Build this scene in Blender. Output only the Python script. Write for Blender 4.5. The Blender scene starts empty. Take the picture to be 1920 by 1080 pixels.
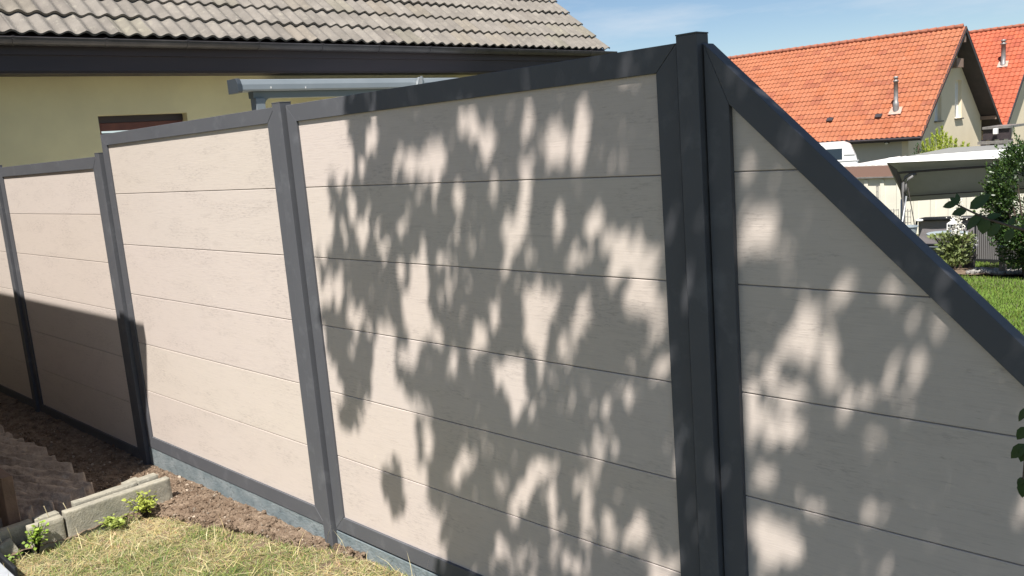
import bpy, math, random
import numpy as np
from mathutils import Vector, Matrix
from mathutils import noise as mnoise
random.seed(7); rng = np.random.default_rng(7)
SC = bpy.context.scene
COL = SC.collection
# ---------------------------------------------------------------- camera
CAM = Vector((1.414, -2.027, 1.830))
FOC = 1628.0
CR = Vector((0.71389, 0.69584, -0.07850)); CU = Vector((-0.06190, 0.17437, 0.98273)); CF = Vector((-0.69752, 0.69670, -0.16756))
cd = bpy.data.cameras.new('camera'); co = bpy.data.objects.new('camera', cd); COL.objects.link(co)
cd.sensor_width = 36; cd.lens = 36 * FOC / 1920; cd.clip_start = .05; cd.clip_end = 2000
co.matrix_world = Matrix(((CR.x, CU.x, -CF.x, CAM.x), (CR.y, CU.y, -CF.y, CAM.y), (CR.z, CU.z, -CF.z, CAM.z), (0, 0, 0, 1)))
SC.camera = co
# ---------------------------------------------------------------- sun, sky, exposure
AZ, EL = math.radians(29), math.radians(58)
SUN = Vector((math.sin(AZ) * math.cos(EL), -math.cos(AZ) * math.cos(EL), math.sin(EL)))
sd = bpy.data.lights.new('sun', 'SUN'); so = bpy.data.objects.new('sun', sd); COL.objects.link(so)
sd.energy = 5.0; sd.angle = math.radians(.5); sd.color = (1.0, .95, .885)
so.rotation_euler = SUN.to_track_quat('Z', 'Y').to_euler()
SC.view_settings.view_transform = 'Standard'; SC.view_settings.look = 'None'
SC.view_settings.exposure = 0.82; SC.view_settings.gamma = 1
W = bpy.data.worlds.new("World"); SC.world = W; W.use_nodes = True
nt = W.node_tree; nt.nodes.clear()
sky = nt.nodes.new('ShaderNodeTexSky'); sky.sky_type = 'NISHITA'; sky.sun_disc = False
sky.sun_elevation = EL; sky.sun_rotation = math.atan2(SUN.x, SUN.y); sky.air_density = .9; sky.dust_density = .1; sky.ozone_density = 3
tc = nt.nodes.new('ShaderNodeTexCoord'); mp = nt.nodes.new('ShaderNodeMapping'); mp.inputs['Scale'].default_value = (1.6, 1.6, 9)
nz = nt.nodes.new('ShaderNodeTexNoise'); nz.inputs['Scale'].default_value = 2.2; nz.inputs['Detail'].default_value = 7; nz.inputs['Roughness'].default_value = .58
rp = nt.nodes.new('ShaderNodeValToRGB'); rp.color_ramp.elements[0].position = .50; rp.color_ramp.elements[1].position = .78
rp.color_ramp.elements[1].color = (.55, .55, .55, 1)
mx = nt.nodes.new('ShaderNodeMixRGB'); mx.inputs[2].default_value = (7.5, 8.0, 8.6, 1)
bg = nt.nodes.new('ShaderNodeBackground'); bg.inputs[1].default_value = .060; wo = nt.nodes.new('ShaderNodeOutputWorld')
L = nt.links.new
L(tc.outputs['Generated'], mp.inputs[0]); L(mp.outputs[0], nz.inputs[0]); L(nz.outputs[0], rp.inputs[0]); L(rp.outputs[0], mx.inputs[0])
L(sky.outputs[0], mx.inputs[1]); L(mx.outputs[0], bg.inputs[0]); L(bg.outputs[0], wo.inputs[0])
SC.cycles.max_bounces = 6; SC.cycles.use_denoising = True

# ---------------------------------------------------------------- helpers
def at(px, py, Y):
    """point of the place seen along the photo's ray at depth Y"""
    d = CF + CR * ((px - 960) / FOC) + CU * ((540 - py) / FOC)
    return CAM + d * ((Y - CAM.y) / d.y)
class MB:
    def __init__(s): s.v = []; s.f = []; s.c = []; s.uv = []
    def add(s, vs, fs, col=None):
        b = len(s.v); s.v += [tuple(p) for p in vs]; s.f += [tuple(b + i for i in f) for f in fs]; s.c += [col or (1, 1, 1)] * len(fs)
    def box(s, x0, x1, y0, y1, z0, z1, col=None, M=None):
        v = [(x, y, z) for x in (x0, x1) for y in (y0, y1) for z in (z0, z1)]
        if M is not None: v = [M @ Vector(p) for p in v]
        s.add(v, [(0, 1, 3, 2), (4, 6, 7, 5), (0, 4, 5, 1), (2, 3, 7, 6), (0, 2, 6, 4), (1, 5, 7, 3)], col)
    def prism(s, poly, a, b, axis='y', col=None):
        n = len(poly)
        def P(p, t):
            return {'y': (p[0], t, p[1]), 'x': (t, p[0], p[1]), 'z': (p[0], p[1], t)}[axis]
        v = [P(p, a) for p in poly] + [P(p, b) for p in poly]
        s.add(v, [tuple(range(n)), tuple(range(2 * n - 1, n - 1, -1))] + [(i, i + n, (i + 1) % n + n, (i + 1) % n) for i in range(n)], col)
    def tube(s, pts, rad, n=8, col=None, cap=True):
        pts = [Vector(p) for p in pts]; rad = rad if hasattr(rad, '__len__') else [rad] * len(pts)
        vs = []; up = Vector((0, 0, 1))
        for i, p in enumerate(pts):
            t = (pts[min(i + 1, len(pts) - 1)] - pts[max(i - 1, 0)]).normalized()
            a = t.cross(up if abs(t.z) < .9 else Vector((1, 0, 0))).normalized(); b = t.cross(a)
            vs += [p + (a * math.cos(2 * math.pi * k / n) + b * math.sin(2 * math.pi * k / n)) * rad[i] for k in range(n)]
        fs = [(i * n + k, i * n + (k + 1) % n, (i + 1) * n + (k + 1) % n, (i + 1) * n + k) for i in range(len(pts) - 1) for k in range(n)]
        if cap: fs += [tuple(range(n - 1, -1, -1)), tuple(range((len(pts) - 1) * n, len(pts) * n))]
        s.add(vs, fs, col)
    def lathe(s, c, prof, n=20, col=None):
        vs = [(c[0] + r * math.cos(2 * math.pi * k / n), c[1] + r * math.sin(2 * math.pi * k / n), c[2] + z) for r, z in prof for k in range(n)]
        fs = [(i * n + k, i * n + (k + 1) % n, (i + 1) * n + (k + 1) % n, (i + 1) * n + k) for i in range(len(prof) - 1) for k in range(n)]
        s.add(vs, fs, col)
    def build(s, name, mat, parent=None, bevel=0, smooth=False, recalc=True):
        me = bpy.data.meshes.new(name); me.from_pydata(s.v, [], s.f)
        if recalc and s.f:
            import bmesh
            bm = bmesh.new(); bm.from_mesh(me); bmesh.ops.recalc_face_normals(bm, faces=bm.faces); bm.to_mesh(me); bm.free()
        if any(c != (1, 1, 1) for c in s.c):
            at_ = me.color_attributes.new('tint', 'BYTE_COLOR', 'CORNER'); buf = []
            for p in me.polygons: buf += [*s.c[p.index], 1] * p.loop_total
            at_.data.foreach_set('color_srgb' if False else 'color', buf)
        if smooth: me.polygons.foreach_set('use_smooth', [True] * len(me.polygons))
        me.materials.append(mat); o = bpy.data.objects.new(name, me); COL.objects.link(o)
        if parent: o.parent = parent
        if bevel:
            m = o.modifiers.new('bevel', 'BEVEL'); m.width = bevel; m.segments = 2; m.limit_method = 'ANGLE'; m.angle_limit = math.radians(40)
        return o
def tag(o, label=None, cat=None, group=None, kind=None):
    if label: o['label'] = label
    if cat: o['category'] = cat
    if group: o['group'] = group
    if kind: o['kind'] = kind
    return o
def empty(name, loc, label=None, cat=None, group=None):
    o = bpy.data.objects.new(name, None); o.empty_display_size = .1; COL.objects.link(o); o['base'] = [round(c, 3) for c in loc]; del o['base']
    return tag(o, label, cat, group)
# ---------------------------------------------------------------- materials
def mat(name, base, rough=.6, metal=0, spec=.5, var=None, scale=8, stretch=(1, 1, 1), bump=0, bscale=None, tint=False, detail=6, var2=None, scale2=40, coat=0, lo=.35, hi=.65, emit=None, trans=0):
    m = bpy.data.materials.new(name); m.use_nodes = True; t = m.node_tree; b = t.nodes['Principled BSDF']
    b.inputs['Roughness'].default_value = rough; b.inputs['Metallic'].default_value = metal; b.inputs['Specular IOR Level'].default_value = spec
    N = t.nodes.new; K = t.links.new
    co_ = N('ShaderNodeTexCoord'); mp_ = N('ShaderNodeMapping'); mp_.inputs['Scale'].default_value = stretch; K(co_.outputs['Object'], mp_.inputs[0])
    rgb = N('ShaderNodeRGB'); rgb.outputs[0].default_value = (*base, 1); cur = rgb.outputs[0]
    def layer(cur, col, sc, lo, hi, det=detail):
        n = N('ShaderNodeTexNoise'); n.inputs['Scale'].default_value = sc; n.inputs['Detail'].default_value = det; n.inputs['Roughness'].default_value = .6; K(mp_.outputs[0], n.inputs[0])
        r = N('ShaderNodeMapRange'); r.inputs[1].default_value = lo; r.inputs[2].default_value = hi; K(n.outputs[0], r.inputs[0])
        x = N('ShaderNodeMixRGB'); K(r.outputs[0], x.inputs[0]); K(cur, x.inputs[1]); x.inputs[2].default_value = (*col, 1); return x.outputs[0]
    if var: cur = layer(cur, var, scale, lo, hi)
    if var2: cur = layer(cur, var2, scale2, .55, .75)
    if tint:
        a = N('ShaderNodeAttribute'); a.attribute_name = 'tint'; x = N('ShaderNodeMixRGB'); x.blend_type = 'MULTIPLY'; x.inputs[0].default_value = 1; K(cur, x.inputs[1]); K(a.outputs[0], x.inputs[2]); cur = x.outputs[0]
    K(cur, b.inputs['Base Color'])
    if bump:
        n = N('ShaderNodeTexNoise'); n.inputs['Scale'].default_value = bscale or scale; n.inputs['Detail'].default_value = 8; K(mp_.outputs[0], n.inputs[0])
        u = N('ShaderNodeBump'); u.inputs['Strength'].default_value = bump; u.inputs['Distance'].default_value = .02; K(n.outputs[0], u.inputs['Height']); K(u.outputs[0], b.inputs['Normal'])
    if coat: b.inputs['Coat Weight'].default_value = coat; b.inputs['Coat Roughness'].default_value = .15
    if trans:
        tr = N('ShaderNodeBsdfTranslucent'); K(cur, tr.inputs[0]); ms = N('ShaderNodeMixShader'); ms.inputs[0].default_value = trans
        K(b.outputs[0], ms.inputs[1]); K(tr.outputs[0], ms.inputs[2]); K(ms.outputs[0], t.nodes['Material Output'].inputs[0])
    return m
M_frame = mat('anthracite_metal', (.095, .098, .108), rough=.55, spec=.18, var=(.086, .089, .099), scale=3, var2=(.125, .13, .142), scale2=9, bump=.03, bscale=900)
M_plinth = mat('blue_grey_concrete', (.13, .165, .18), rough=.85, var=(.22, .25, .26), scale=7, stretch=(1, 1, 1.6), bump=.3, bscale=60, var2=(.085, .11, .12), scale2=22)
M_conc = mat('weathered_concrete', (.34, .315, .25), rough=.95, var=(.23, .22, .18), scale=11, bump=.25, bscale=120, var2=(.42, .40, .33), scale2=35)
M_stone = mat('rough_stone', (.44, .35, .265), rough=.95, var=(.29, .23, .175), scale=8, bump=.8, bscale=30, var2=(.42, .36, .30), scale2=18)
M_soil = mat('garden_soil', (.25, .187, .135), rough=1, spec=.1, var=(.13, .09, .062), scale=14, bump=1, bscale=90, var2=(.36, .28, .21), scale2=60)
M_ground = mat('lawn_ground', (.075, .085, .040), rough=1, spec=.1, var=(.135, .12, .075), scale=5, bump=.5, bscale=60, var2=(.07, .085, .03), scale2=22)
M_farlawn = mat('green_grass_blades', (.16, .25, .045), rough=.7, spec=.25, tint=True, trans=.25)
M_grass = mat('dry_grass_blades', (1, 1, 1), rough=.75, spec=.25, tint=True, trans=.2)
M_plaster = mat('yellow_render', (.75, .68, .40), rough=.95, var=(.67, .605, .36), scale=1.6, bump=.2, bscale=220)
M_cream = mat('cream_render', (.78, .68, .50), rough=.95, var=(.72, .63, .46), scale=.8, bump=.1, bscale=60)
M_greywall = mat('beige_render', (.56, .52, .44), rough=.95, var=(.50, .47, .40), scale=.6)
M_dark = mat('dark_brown_wood', (.045, .033, .036), rough=.55, var=(.028, .022, .026), scale=3, stretch=(1, .08, 1), bump=.1, bscale=40)
M_gutter = mat('dark_gutter_metal', (.075, .07, .072), rough=.38, metal=.3, var=(.045, .042, .045), scale=5)
M_black = mat('black_metal', (.015, .016, .018), rough=.45)
M_steel = mat('grey_steel', (.42, .44, .45), rough=.35, metal=.5, var=(.34, .36, .37), scale=6)
M_alu = mat('blue_grey_aluminium', (.22, .25, .27), rough=.45, metal=.1, var=(.19, .22, .24), scale=2.5)
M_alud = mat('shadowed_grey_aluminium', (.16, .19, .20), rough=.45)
M_pipe = mat('weathered_zinc', (.30, .29, .28), rough=.5, metal=.4, var=(.20, .19, .18), scale=8)
M_white = mat('white_paint', (.80, .80, .78), rough=.35, coat=.3)
M_glass = mat('dark_glass', (.03, .045, .06), rough=.35, spec=.12)
M_redwood = mat('red_brown_window_frame', (.16, .055, .035), rough=.45, var=(.12, .04, .028), scale=8)
M_cloth = mat('grey_canopy_cloth', (.42, .43, .41), rough=.9, var=(.37, .38, .36), scale=2, trans=.10)
M_cloth2 = mat('pale_canopy_cloth', (.78, .78, .76), rough=.8)
M_sling = mat('taupe_sling_fabric', (.33, .30, .31), rough=.85, var=(.28, .26, .27), scale=3)
M_rattan = mat('grey_slatted_panel', (.17, .165, .165), rough=.7)
M_creampan = mat('cream_metal_cladding', (.74, .71, .60), rough=.6, var=(.66, .63, .54), scale=1.5)
M_brownf = mat('brown_fascia', (.23, .14, .11), rough=.6)
M_grooftile = mat('grey_concrete_tile', (.27, .245, .215), rough=.95, spec=.2, tint=True, var=(.20, .182, .16), scale=4.5, bump=.5, bscale=120, var2=(.33, .305, .255), scale2=13)
M_otile = mat('orange_clay_tile', (.40, .146, .074), rough=.85, spec=.3, tint=True, var=(.365, .130, .066), scale=1.3, bump=.2, bscale=40, var2=(.42, .175, .105), scale2=5)
M_otile2 = mat('red_clay_tile', (.47, .125, .065), rough=.8, spec=.3, tint=True, var=(.40, .105, .055), scale=1.3)
M_ridge = mat('ridge_tile', (.36, .12, .07), rough=.85, var=(.26, .10, .06), scale=6)
M_leaf = mat('tree_leaf', (.045, .085, .028), rough=.5, spec=.3, var=(.03, .06, .018), scale=3, trans=.03)
M_bush = mat('bush_leaf', (.06, .105, .03), rough=.4, spec=.5, tint=True, trans=.15)
M_conifer = mat('yellow_green_conifer', (.40, .48, .06), rough=.7, tint=True, trans=.25)
M_bark = mat('bark', (.13, .10, .075), rough=.95, var=(.08, .06, .045), scale=12, stretch=(1, 1, .3), bump=.8, bscale=25)
M_weed = mat('weed_leaf', (.42, .48, .11), rough=.55, tint=True, trans=.3)
M_petal = mat('white_petals', (.85, .83, .74), rough=.7)
M_blue = mat('grey_blue_plastic', (.30, .35, .38), rough=.5)
M_pot = mat('dark_pot', (.07, .06, .055), rough=.7)
M_brownwood = mat('brown_board', (.16, .10, .07), rough=.8, var=(.10, .065, .045), scale=6, stretch=(.3, 1, 1), bump=.3, bscale=30)
M_gravel = mat('pale_gravel', (.40, .38, .36), rough=.95, tint=True)

def board_material():
    m = bpy.data.materials.new('bleached_wood_board'); m.use_nodes = True; t = m.node_tree; b = t.nodes['Principled BSDF']; N = t.nodes.new; K = t.links.new
    b.inputs['Roughness'].default_value = .55; b.inputs['Specular IOR Level'].default_value = .3
    co_ = N('ShaderNodeTexCoord')
    def nz_(sx, sz, det, lo, hi, rough=.6, off=0):
        mp_ = N('ShaderNodeMapping'); mp_.inputs['Scale'].default_value = (sx, 1, sz); mp_.inputs['Location'].default_value = (off, off, off); K(co_.outputs['Object'], mp_.inputs[0])
        n = N('ShaderNodeTexNoise'); n.inputs['Scale'].default_value = 1; n.inputs['Detail'].default_value = det; n.inputs['Roughness'].default_value = rough; n.inputs['Distortion'].default_value = .4; K(mp_.outputs[0], n.inputs[0])
        r = N('ShaderNodeMapRange'); r.inputs[1].default_value = lo; r.inputs[2].default_value = hi; K(n.outputs[0], r.inputs[0]); return r.outputs[0], n.outputs[0]
    rgb = N('ShaderNodeRGB'); rgb.outputs[0].default_value = (.568, .503, .456, 1); cur = rgb.outputs[0]
    def lay(cur, f, col, k):
        q = N('ShaderNodeMath'); q.operation = 'MULTIPLY'; q.inputs[1].default_value = k; K(f, q.inputs[0])
        x = N('ShaderNodeMixRGB'); K(q.outputs[0], x.inputs[0]); K(cur, x.inputs[1]); x.inputs[2].default_value = (*col, 1); return x.outputs[0]
    f, _ = nz_(1.2, 3.5, 3, .35, .7); cur = lay(cur, f, (.580, .512, .470), .8)
    f, h1 = nz_(9, 190, 8, .48, .72, .7); cur = lay(cur, f, (.40, .35, .325), .34)
    f, _ = nz_(14, 110, 6, .62, .72, .7, 5); cur = lay(cur, f, (.27, .23, .21), .6)
    f, _ = nz_(3, 30, 8, .60, .75, .7, 9); cur = lay(cur, f, (.36, .31, .285), .55)
    f, _ = nz_(26, 150, 8, .50, .62, .75, 21); g2, _ = nz_(2.6, 9, 3, .50, .60, .5, 31); mm = N('ShaderNodeMath'); mm.operation = 'MULTIPLY'; K(f, mm.inputs[0]); K(g2, mm.inputs[1]); cur = lay(cur, mm.outputs[0], (.34, .295, .275), .55)
    f, _ = nz_(5, 16, 6, .60, .70, .7, 41); cur = lay(cur, f, (.46, .405, .37), .5)
    f, _ = nz_(22, 60, 4, .66, .74, .5, 13); cur = lay(cur, f, (.64, .58, .50), .5)
    tn = N('ShaderNodeAttribute'); tn.attribute_name = 'tint'; x = N('ShaderNodeMixRGB'); x.blend_type = 'MULTIPLY'; x.inputs[0].default_value = 1; K(cur, x.inputs[1]); K(tn.outputs[0], x.inputs[2])
    K(x.outputs[0], b.inputs['Base Color'])
    u = N('ShaderNodeBump'); u.inputs['Strength'].default_value = .22; u.inputs['Distance'].default_value = .004; K(h1, u.inputs['Height']); K(u.outputs[0], b.inputs['Normal'])
    return m
M_board = board_material()

# ================================================================ terrain
def gz(x, y):
    base = float(np.interp(x, [-3.9, -2.0, -1.2, 2], [-.015, .030, .075, .09])) * float(np.interp(y, [0, 1.5], [1, 0]))
    return base + float(np.interp(y, [2.5, 12, 30], [0, -.9, -1.8]))
def is_soil(x, y):
    # bed of bare soil along the fence: everything left of the kerb row and a strip that thins out to the right
    if x < -3.22: return y > -.17 + .02 * math.sin(x * 9) or x < -3.3
    lim = float(np.interp(x, [-3.22, -2.97, -2.75, -2.32, -2.0, -1.6, -1.2], [-.36, -.29, -.24, -.13, -.05, .02, .1]))
    return y > lim + .03 * mnoise.noise(Vector((x * 6, y * 6, 0)))
b = MB()
xs = np.concatenate([[-600, -300, -150, -80, -50, -35], np.arange(-25, -8, 1), np.arange(-8, 4, .25), np.arange(4, 20, 2), [25, 40, 80, 150, 300, 600]])
ys = np.concatenate([[-600, -200, -80, -40, -20], np.arange(-12, -3, 1), np.arange(-3, 3, .25), np.arange(3, 32, 1), [36, 45, 60, 100, 200, 400, 800]])
nx, ny = len(xs), len(ys)
b.add([(x, y, gz(x, y) - .012) for y in ys for x in xs], [(j * nx + i, j * nx + i + 1, (j + 1) * nx + i + 1, (j + 1) * nx + i) for j in range(ny - 1) for i in range(nx - 1)])
tag(b.build('ground', M_ground, smooth=True), kind='structure')
# bare soil, a crumbly relief of its own
def soilh(x, y):
    h = .012 * mnoise.noise(Vector((x * 5, y * 5, 1))) + .012 * mnoise.noise(Vector((x * 17, y * 17, 4))) + .009 * mnoise.noise(Vector((x * 45, y * 45, 8)))
    return gz(x, y) + h + .022
b = MB(); st = .014; nx = int(7.2 / st); ny = int(1.5 / st); keep = {}
for j in range(ny):
    for i in range(nx):
        x = -8.2 + i * st; y = -1.45 + j * st
        if x < -3.2 or y > -.45: keep[i, j] = (x, y)
def soil_edge(x, y):
    return -.03 if (x > -3.2 and not is_soil(x, y)) else 0
idx = {}
for k, (x, y) in keep.items(): idx[k] = len(b.v); b.v.append((x, y, soilh(x, y) + soil_edge(x, y)))
for (i, j) in keep:
    q = [(i, j), (i + 1, j), (i + 1, j + 1), (i, j + 1)]
    if all(k in idx for k in q): b.f.append(tuple(idx[k] for k in q)); b.c.append((1, 1, 1))
ICO = [(0, 0, 1), (.89, 0, .45), (.28, .85, .45), (-.72, .53, .45), (-.72, -.53, .45), (.28, -.85, .45), (.72, .53, -.45), (-.28, .85, -.45), (-.89, 0, -.45), (-.28, -.85, -.45), (.72, -.53, -.45), (0, 0, -1)]
ICF = [(0, 1, 2), (0, 2, 3), (0, 3, 4), (0, 4, 5), (0, 5, 1), (1, 6, 2), (2, 7, 3), (3, 8, 4), (4, 9, 5), (5, 10, 1), (6, 7, 2), (7, 8, 3), (8, 9, 4), (9, 10, 5), (10, 6, 1), (11, 7, 6), (11, 8, 7), (11, 9, 8), (11, 10, 9), (11, 6, 10)]
def clod(b, x, y, z, r, col=None):
    R = Matrix.Rotation(random.random() * 6.3, 3, random.choice('XYZ')); k = [random.uniform(.65, 1.2) for _ in ICO]
    b.add([Vector((x, y, z)) + (R @ Vector(p)) * r * k[i] for i, p in enumerate(ICO)], ICF, col)
for _ in range(5200):
    x = random.uniform(-6.6, -1.3); y = random.uniform(-.5, 0)
    if x < -3.9 and random.random() < .3: continue
    if not is_soil(x, y + .03): continue
    r = min(.018, .003 + random.expovariate(1 / .0035)); clod(b, x, y, soilh(x, y) + r * .2, r)
tag(b.build('soil', M_soil, recalc=False), kind='structure')
b = MB()
for _ in range(520):
    x = random.uniform(-5.5, -1.6); y = random.uniform(-.45, 0)
    if not is_soil(x, y + .04) or (x > -3.4 and y < -.36): continue
    r = .002 + random.expovariate(1 / .003); t = random.choice([.45, .6, .8, 1.0]); clod(b, x, y, soilh(x, y) + .002, min(r, .012), (t, t * .86, t * .70))
tag(b.build('small_stones', M_gravel, recalc=False), 'small pale stones and crumbs scattered over the bare soil', 'small stones', kind='stuff')
b = MB(); b.box(-7.75, -2.6, .12, 4.6, -.20, -.002)  # hidden pale surface, added to bounce light onto the yellow house wall
tag(b.build('added_bounce_paving', mat('pale_bounce_surface', (.55, .52, .46), rough=.9, var=(.48, .45, .40), scale=3, bump=.1), bevel=.01), kind='structure')

# ================================================================ privacy fence
fence = empty('privacy_fence', (-3, 0, 0), 'long privacy fence of pale wood-look boards in dark grey metal frames with a sloping end', 'fence')
def quadprism(b, pts, y0, y1): b.prism(pts, y0, y1, 'y')
def fence_panel(xo0, xo1, xi0, xi1, zi0, zi1, zo0, zo1, lines, label=None):
    b = MB(); e = .0006
    quadprism(b, [(xo0, zo1), (xo1, zo1), (xi1, zi1 + e), (xi0, zi1 + e)], 0, .046)
    quadprism(b, [(xo0, zo0), (xi0, zi0 - e), (xi1, zi0 - e), (xo1, zo0)], 0, .046)
    quadprism(b, [(xo0, zo0 + e * 2), (xo0, zo1 - e * 2), (xi0, zi1 - e), (xi0, zi0 + e)], .0004, .0456)
    quadprism(b, [(xo1, zo0 + e * 2), (xi1, zi0 + e), (xi1, zi1 - e), (xo1, zo1 - e * 2)], .0004, .0456)
    fr = b.build('panel_frame', M_frame, fence, bevel=.0015)
    if label: fr['label'] = label
    b = MB(); zs = [zi1 + .02] + list(lines) + [zi0 - .02]
    for k in range(len(zs) - 1):
        t = random.uniform(.96, 1.0); c = (t, t * random.uniform(.985, 1), t * random.uniform(.97, 1))
        top, bot = zs[k] - (.0016 if k else 0), zs[k + 1] + .0016
        b.box(xi0 - .02, xi1 + .02, .011, .030, bot, top, c)
    b.box(xi0 - .019, xi1 + .019, .017, .024, zi0 - .015, zi1 + .015, (.5, .5, .5))
    b.build('board_infill', M_board, fr, bevel=.0018)
LV = [1.70 - .3 * k for k in range(6)]
fence_panel(-1.882, .073, -1.813, .004, .207, 1.977, .135, 2.049, LV[:5], 'full-height panel frame under the dappled tree shade')
fence_panel(-3.930, -1.972, -3.860, -2.045, .203, 1.984, .127, 2.050, LV[:5], 'full-height panel frame in full sun')
LW = [1.578 - .301 * k for k in range(5)]
fence_panel(-6.005, -4.050, -5.935, -4.117, .075, 1.857, .0, 1.928, LW, 'lower panel frame beyond the step in height')
fence_panel(-7.74, -6.085, -7.67, -6.165, .075, 1.857, .0, 1.928, LW, 'lower panel frame that meets the yellow house')
# the sloping end panel
so_, si_ = lambda x: 2.033 - .965 * (x - .162), lambda x: 1.877 - .953 * (x - .224)
xe0, xe1 = 1.86, 1.93
b = MB(); e = .0006
b.prism([(.156, so_(.156)), (xe1, so_(xe1)), (xe0, si_(xe0)), (.2246, si_(.2246))], 0, .050, 'y')
b.prism([(.156, .135), (.156, so_(.156) - .001), (.224, si_(.224) - .001), (.224, .207)], .0004, .0496, 'y')
b.prism([(.1566, .135), (.2246, .2064), (xe0, .2064), (xe1, .135)], 0, .050, 'y')
b.prism([(xe1, .136), (xe0, .207), (xe0, si_(xe0) - .001), (xe1, so_(xe1) - .001)], .0004, .0496, 'y')
fr = b.build('panel_frame', M_frame, fence, bevel=.0015); fr['label'] = 'sloping end frame that runs down to the right'
b = MB(); zs = [1.86 + .14] + [1.70 - .3 * k + .002 for k in range(5)] + [.19]
def sx(z): return .224 + (1.877 - z) / .953
for k in range(6):
    top, bot = zs[k] - .0016, zs[k + 1] + .0016
    x0 = .205; xt = min(sx(top) + .02, xe0 + .02); xb = min(sx(bot) + .02, xe0 + .02)
    t = random.uniform(.96, 1.0)
    if k == 0: poly = [(x0, bot), (xb, bot), (x0, si_(x0) + .018)]
    elif xt < xb and xb >= xe0 + .019: poly = [(x0, bot), (xb, bot), (xb, si_(xe0)), (xt, top), (x0, top)] if xt < xe0 else [(x0, bot), (xb, bot), (xb, top), (x0, top)]
    else: poly = [(x0, bot), (xb, bot), (xt, top), (x0, top)]
    b.prism(poly, .017, .034, 'y', (t, t, t * .99))
b.prism([(.206, .2), (xe0 + .01, .2), (xe0 + .01, si_(xe0) + .005), (.206, si_(.206) + .005)], .022, .030, 'y', (.5, .5, .5))
b.build('board_infill', M_board, fr, bevel=.0015)
for x0, x1, zt in ((.086, .150, 2.064), (-1.957, -1.893, 2.062), (-4.010, -3.944, 1.944), (-6.074, -6.012, 1.944)):
    b = MB(); b.box(x0, x1, -.020, .036, -.25, zt); p = b.build('post', M_frame, fence, bevel=.002)
    b = MB(); b.box(x0 - .001, x1 + .001, -.021, .037, zt, zt + .004)
    b.build('post_cap', M_frame, p, bevel=.001)
# ---- concrete plinths below the panels
segs = [(-3.942, -2.90, 'weathered blue-grey concrete plinth under the sunny panel, its left piece beside the dark corner'),
        (-2.896, -1.960, 'weathered blue-grey concrete plinth under the sunny panel, its right piece next to the post'),
        (-1.890, .084, 'blue-grey concrete plinth under the dappled panel, half hidden by dry grass')]
for x0, x1, lab in segs:
    b = MB(); b.box(x0, x1, .004, .052, -.2, .1235); o = b.build('plinth_board', M_plinth, bevel=.004)
    tag(o, lab, 'concrete plinth', 'concrete plinths below the fence')
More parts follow.
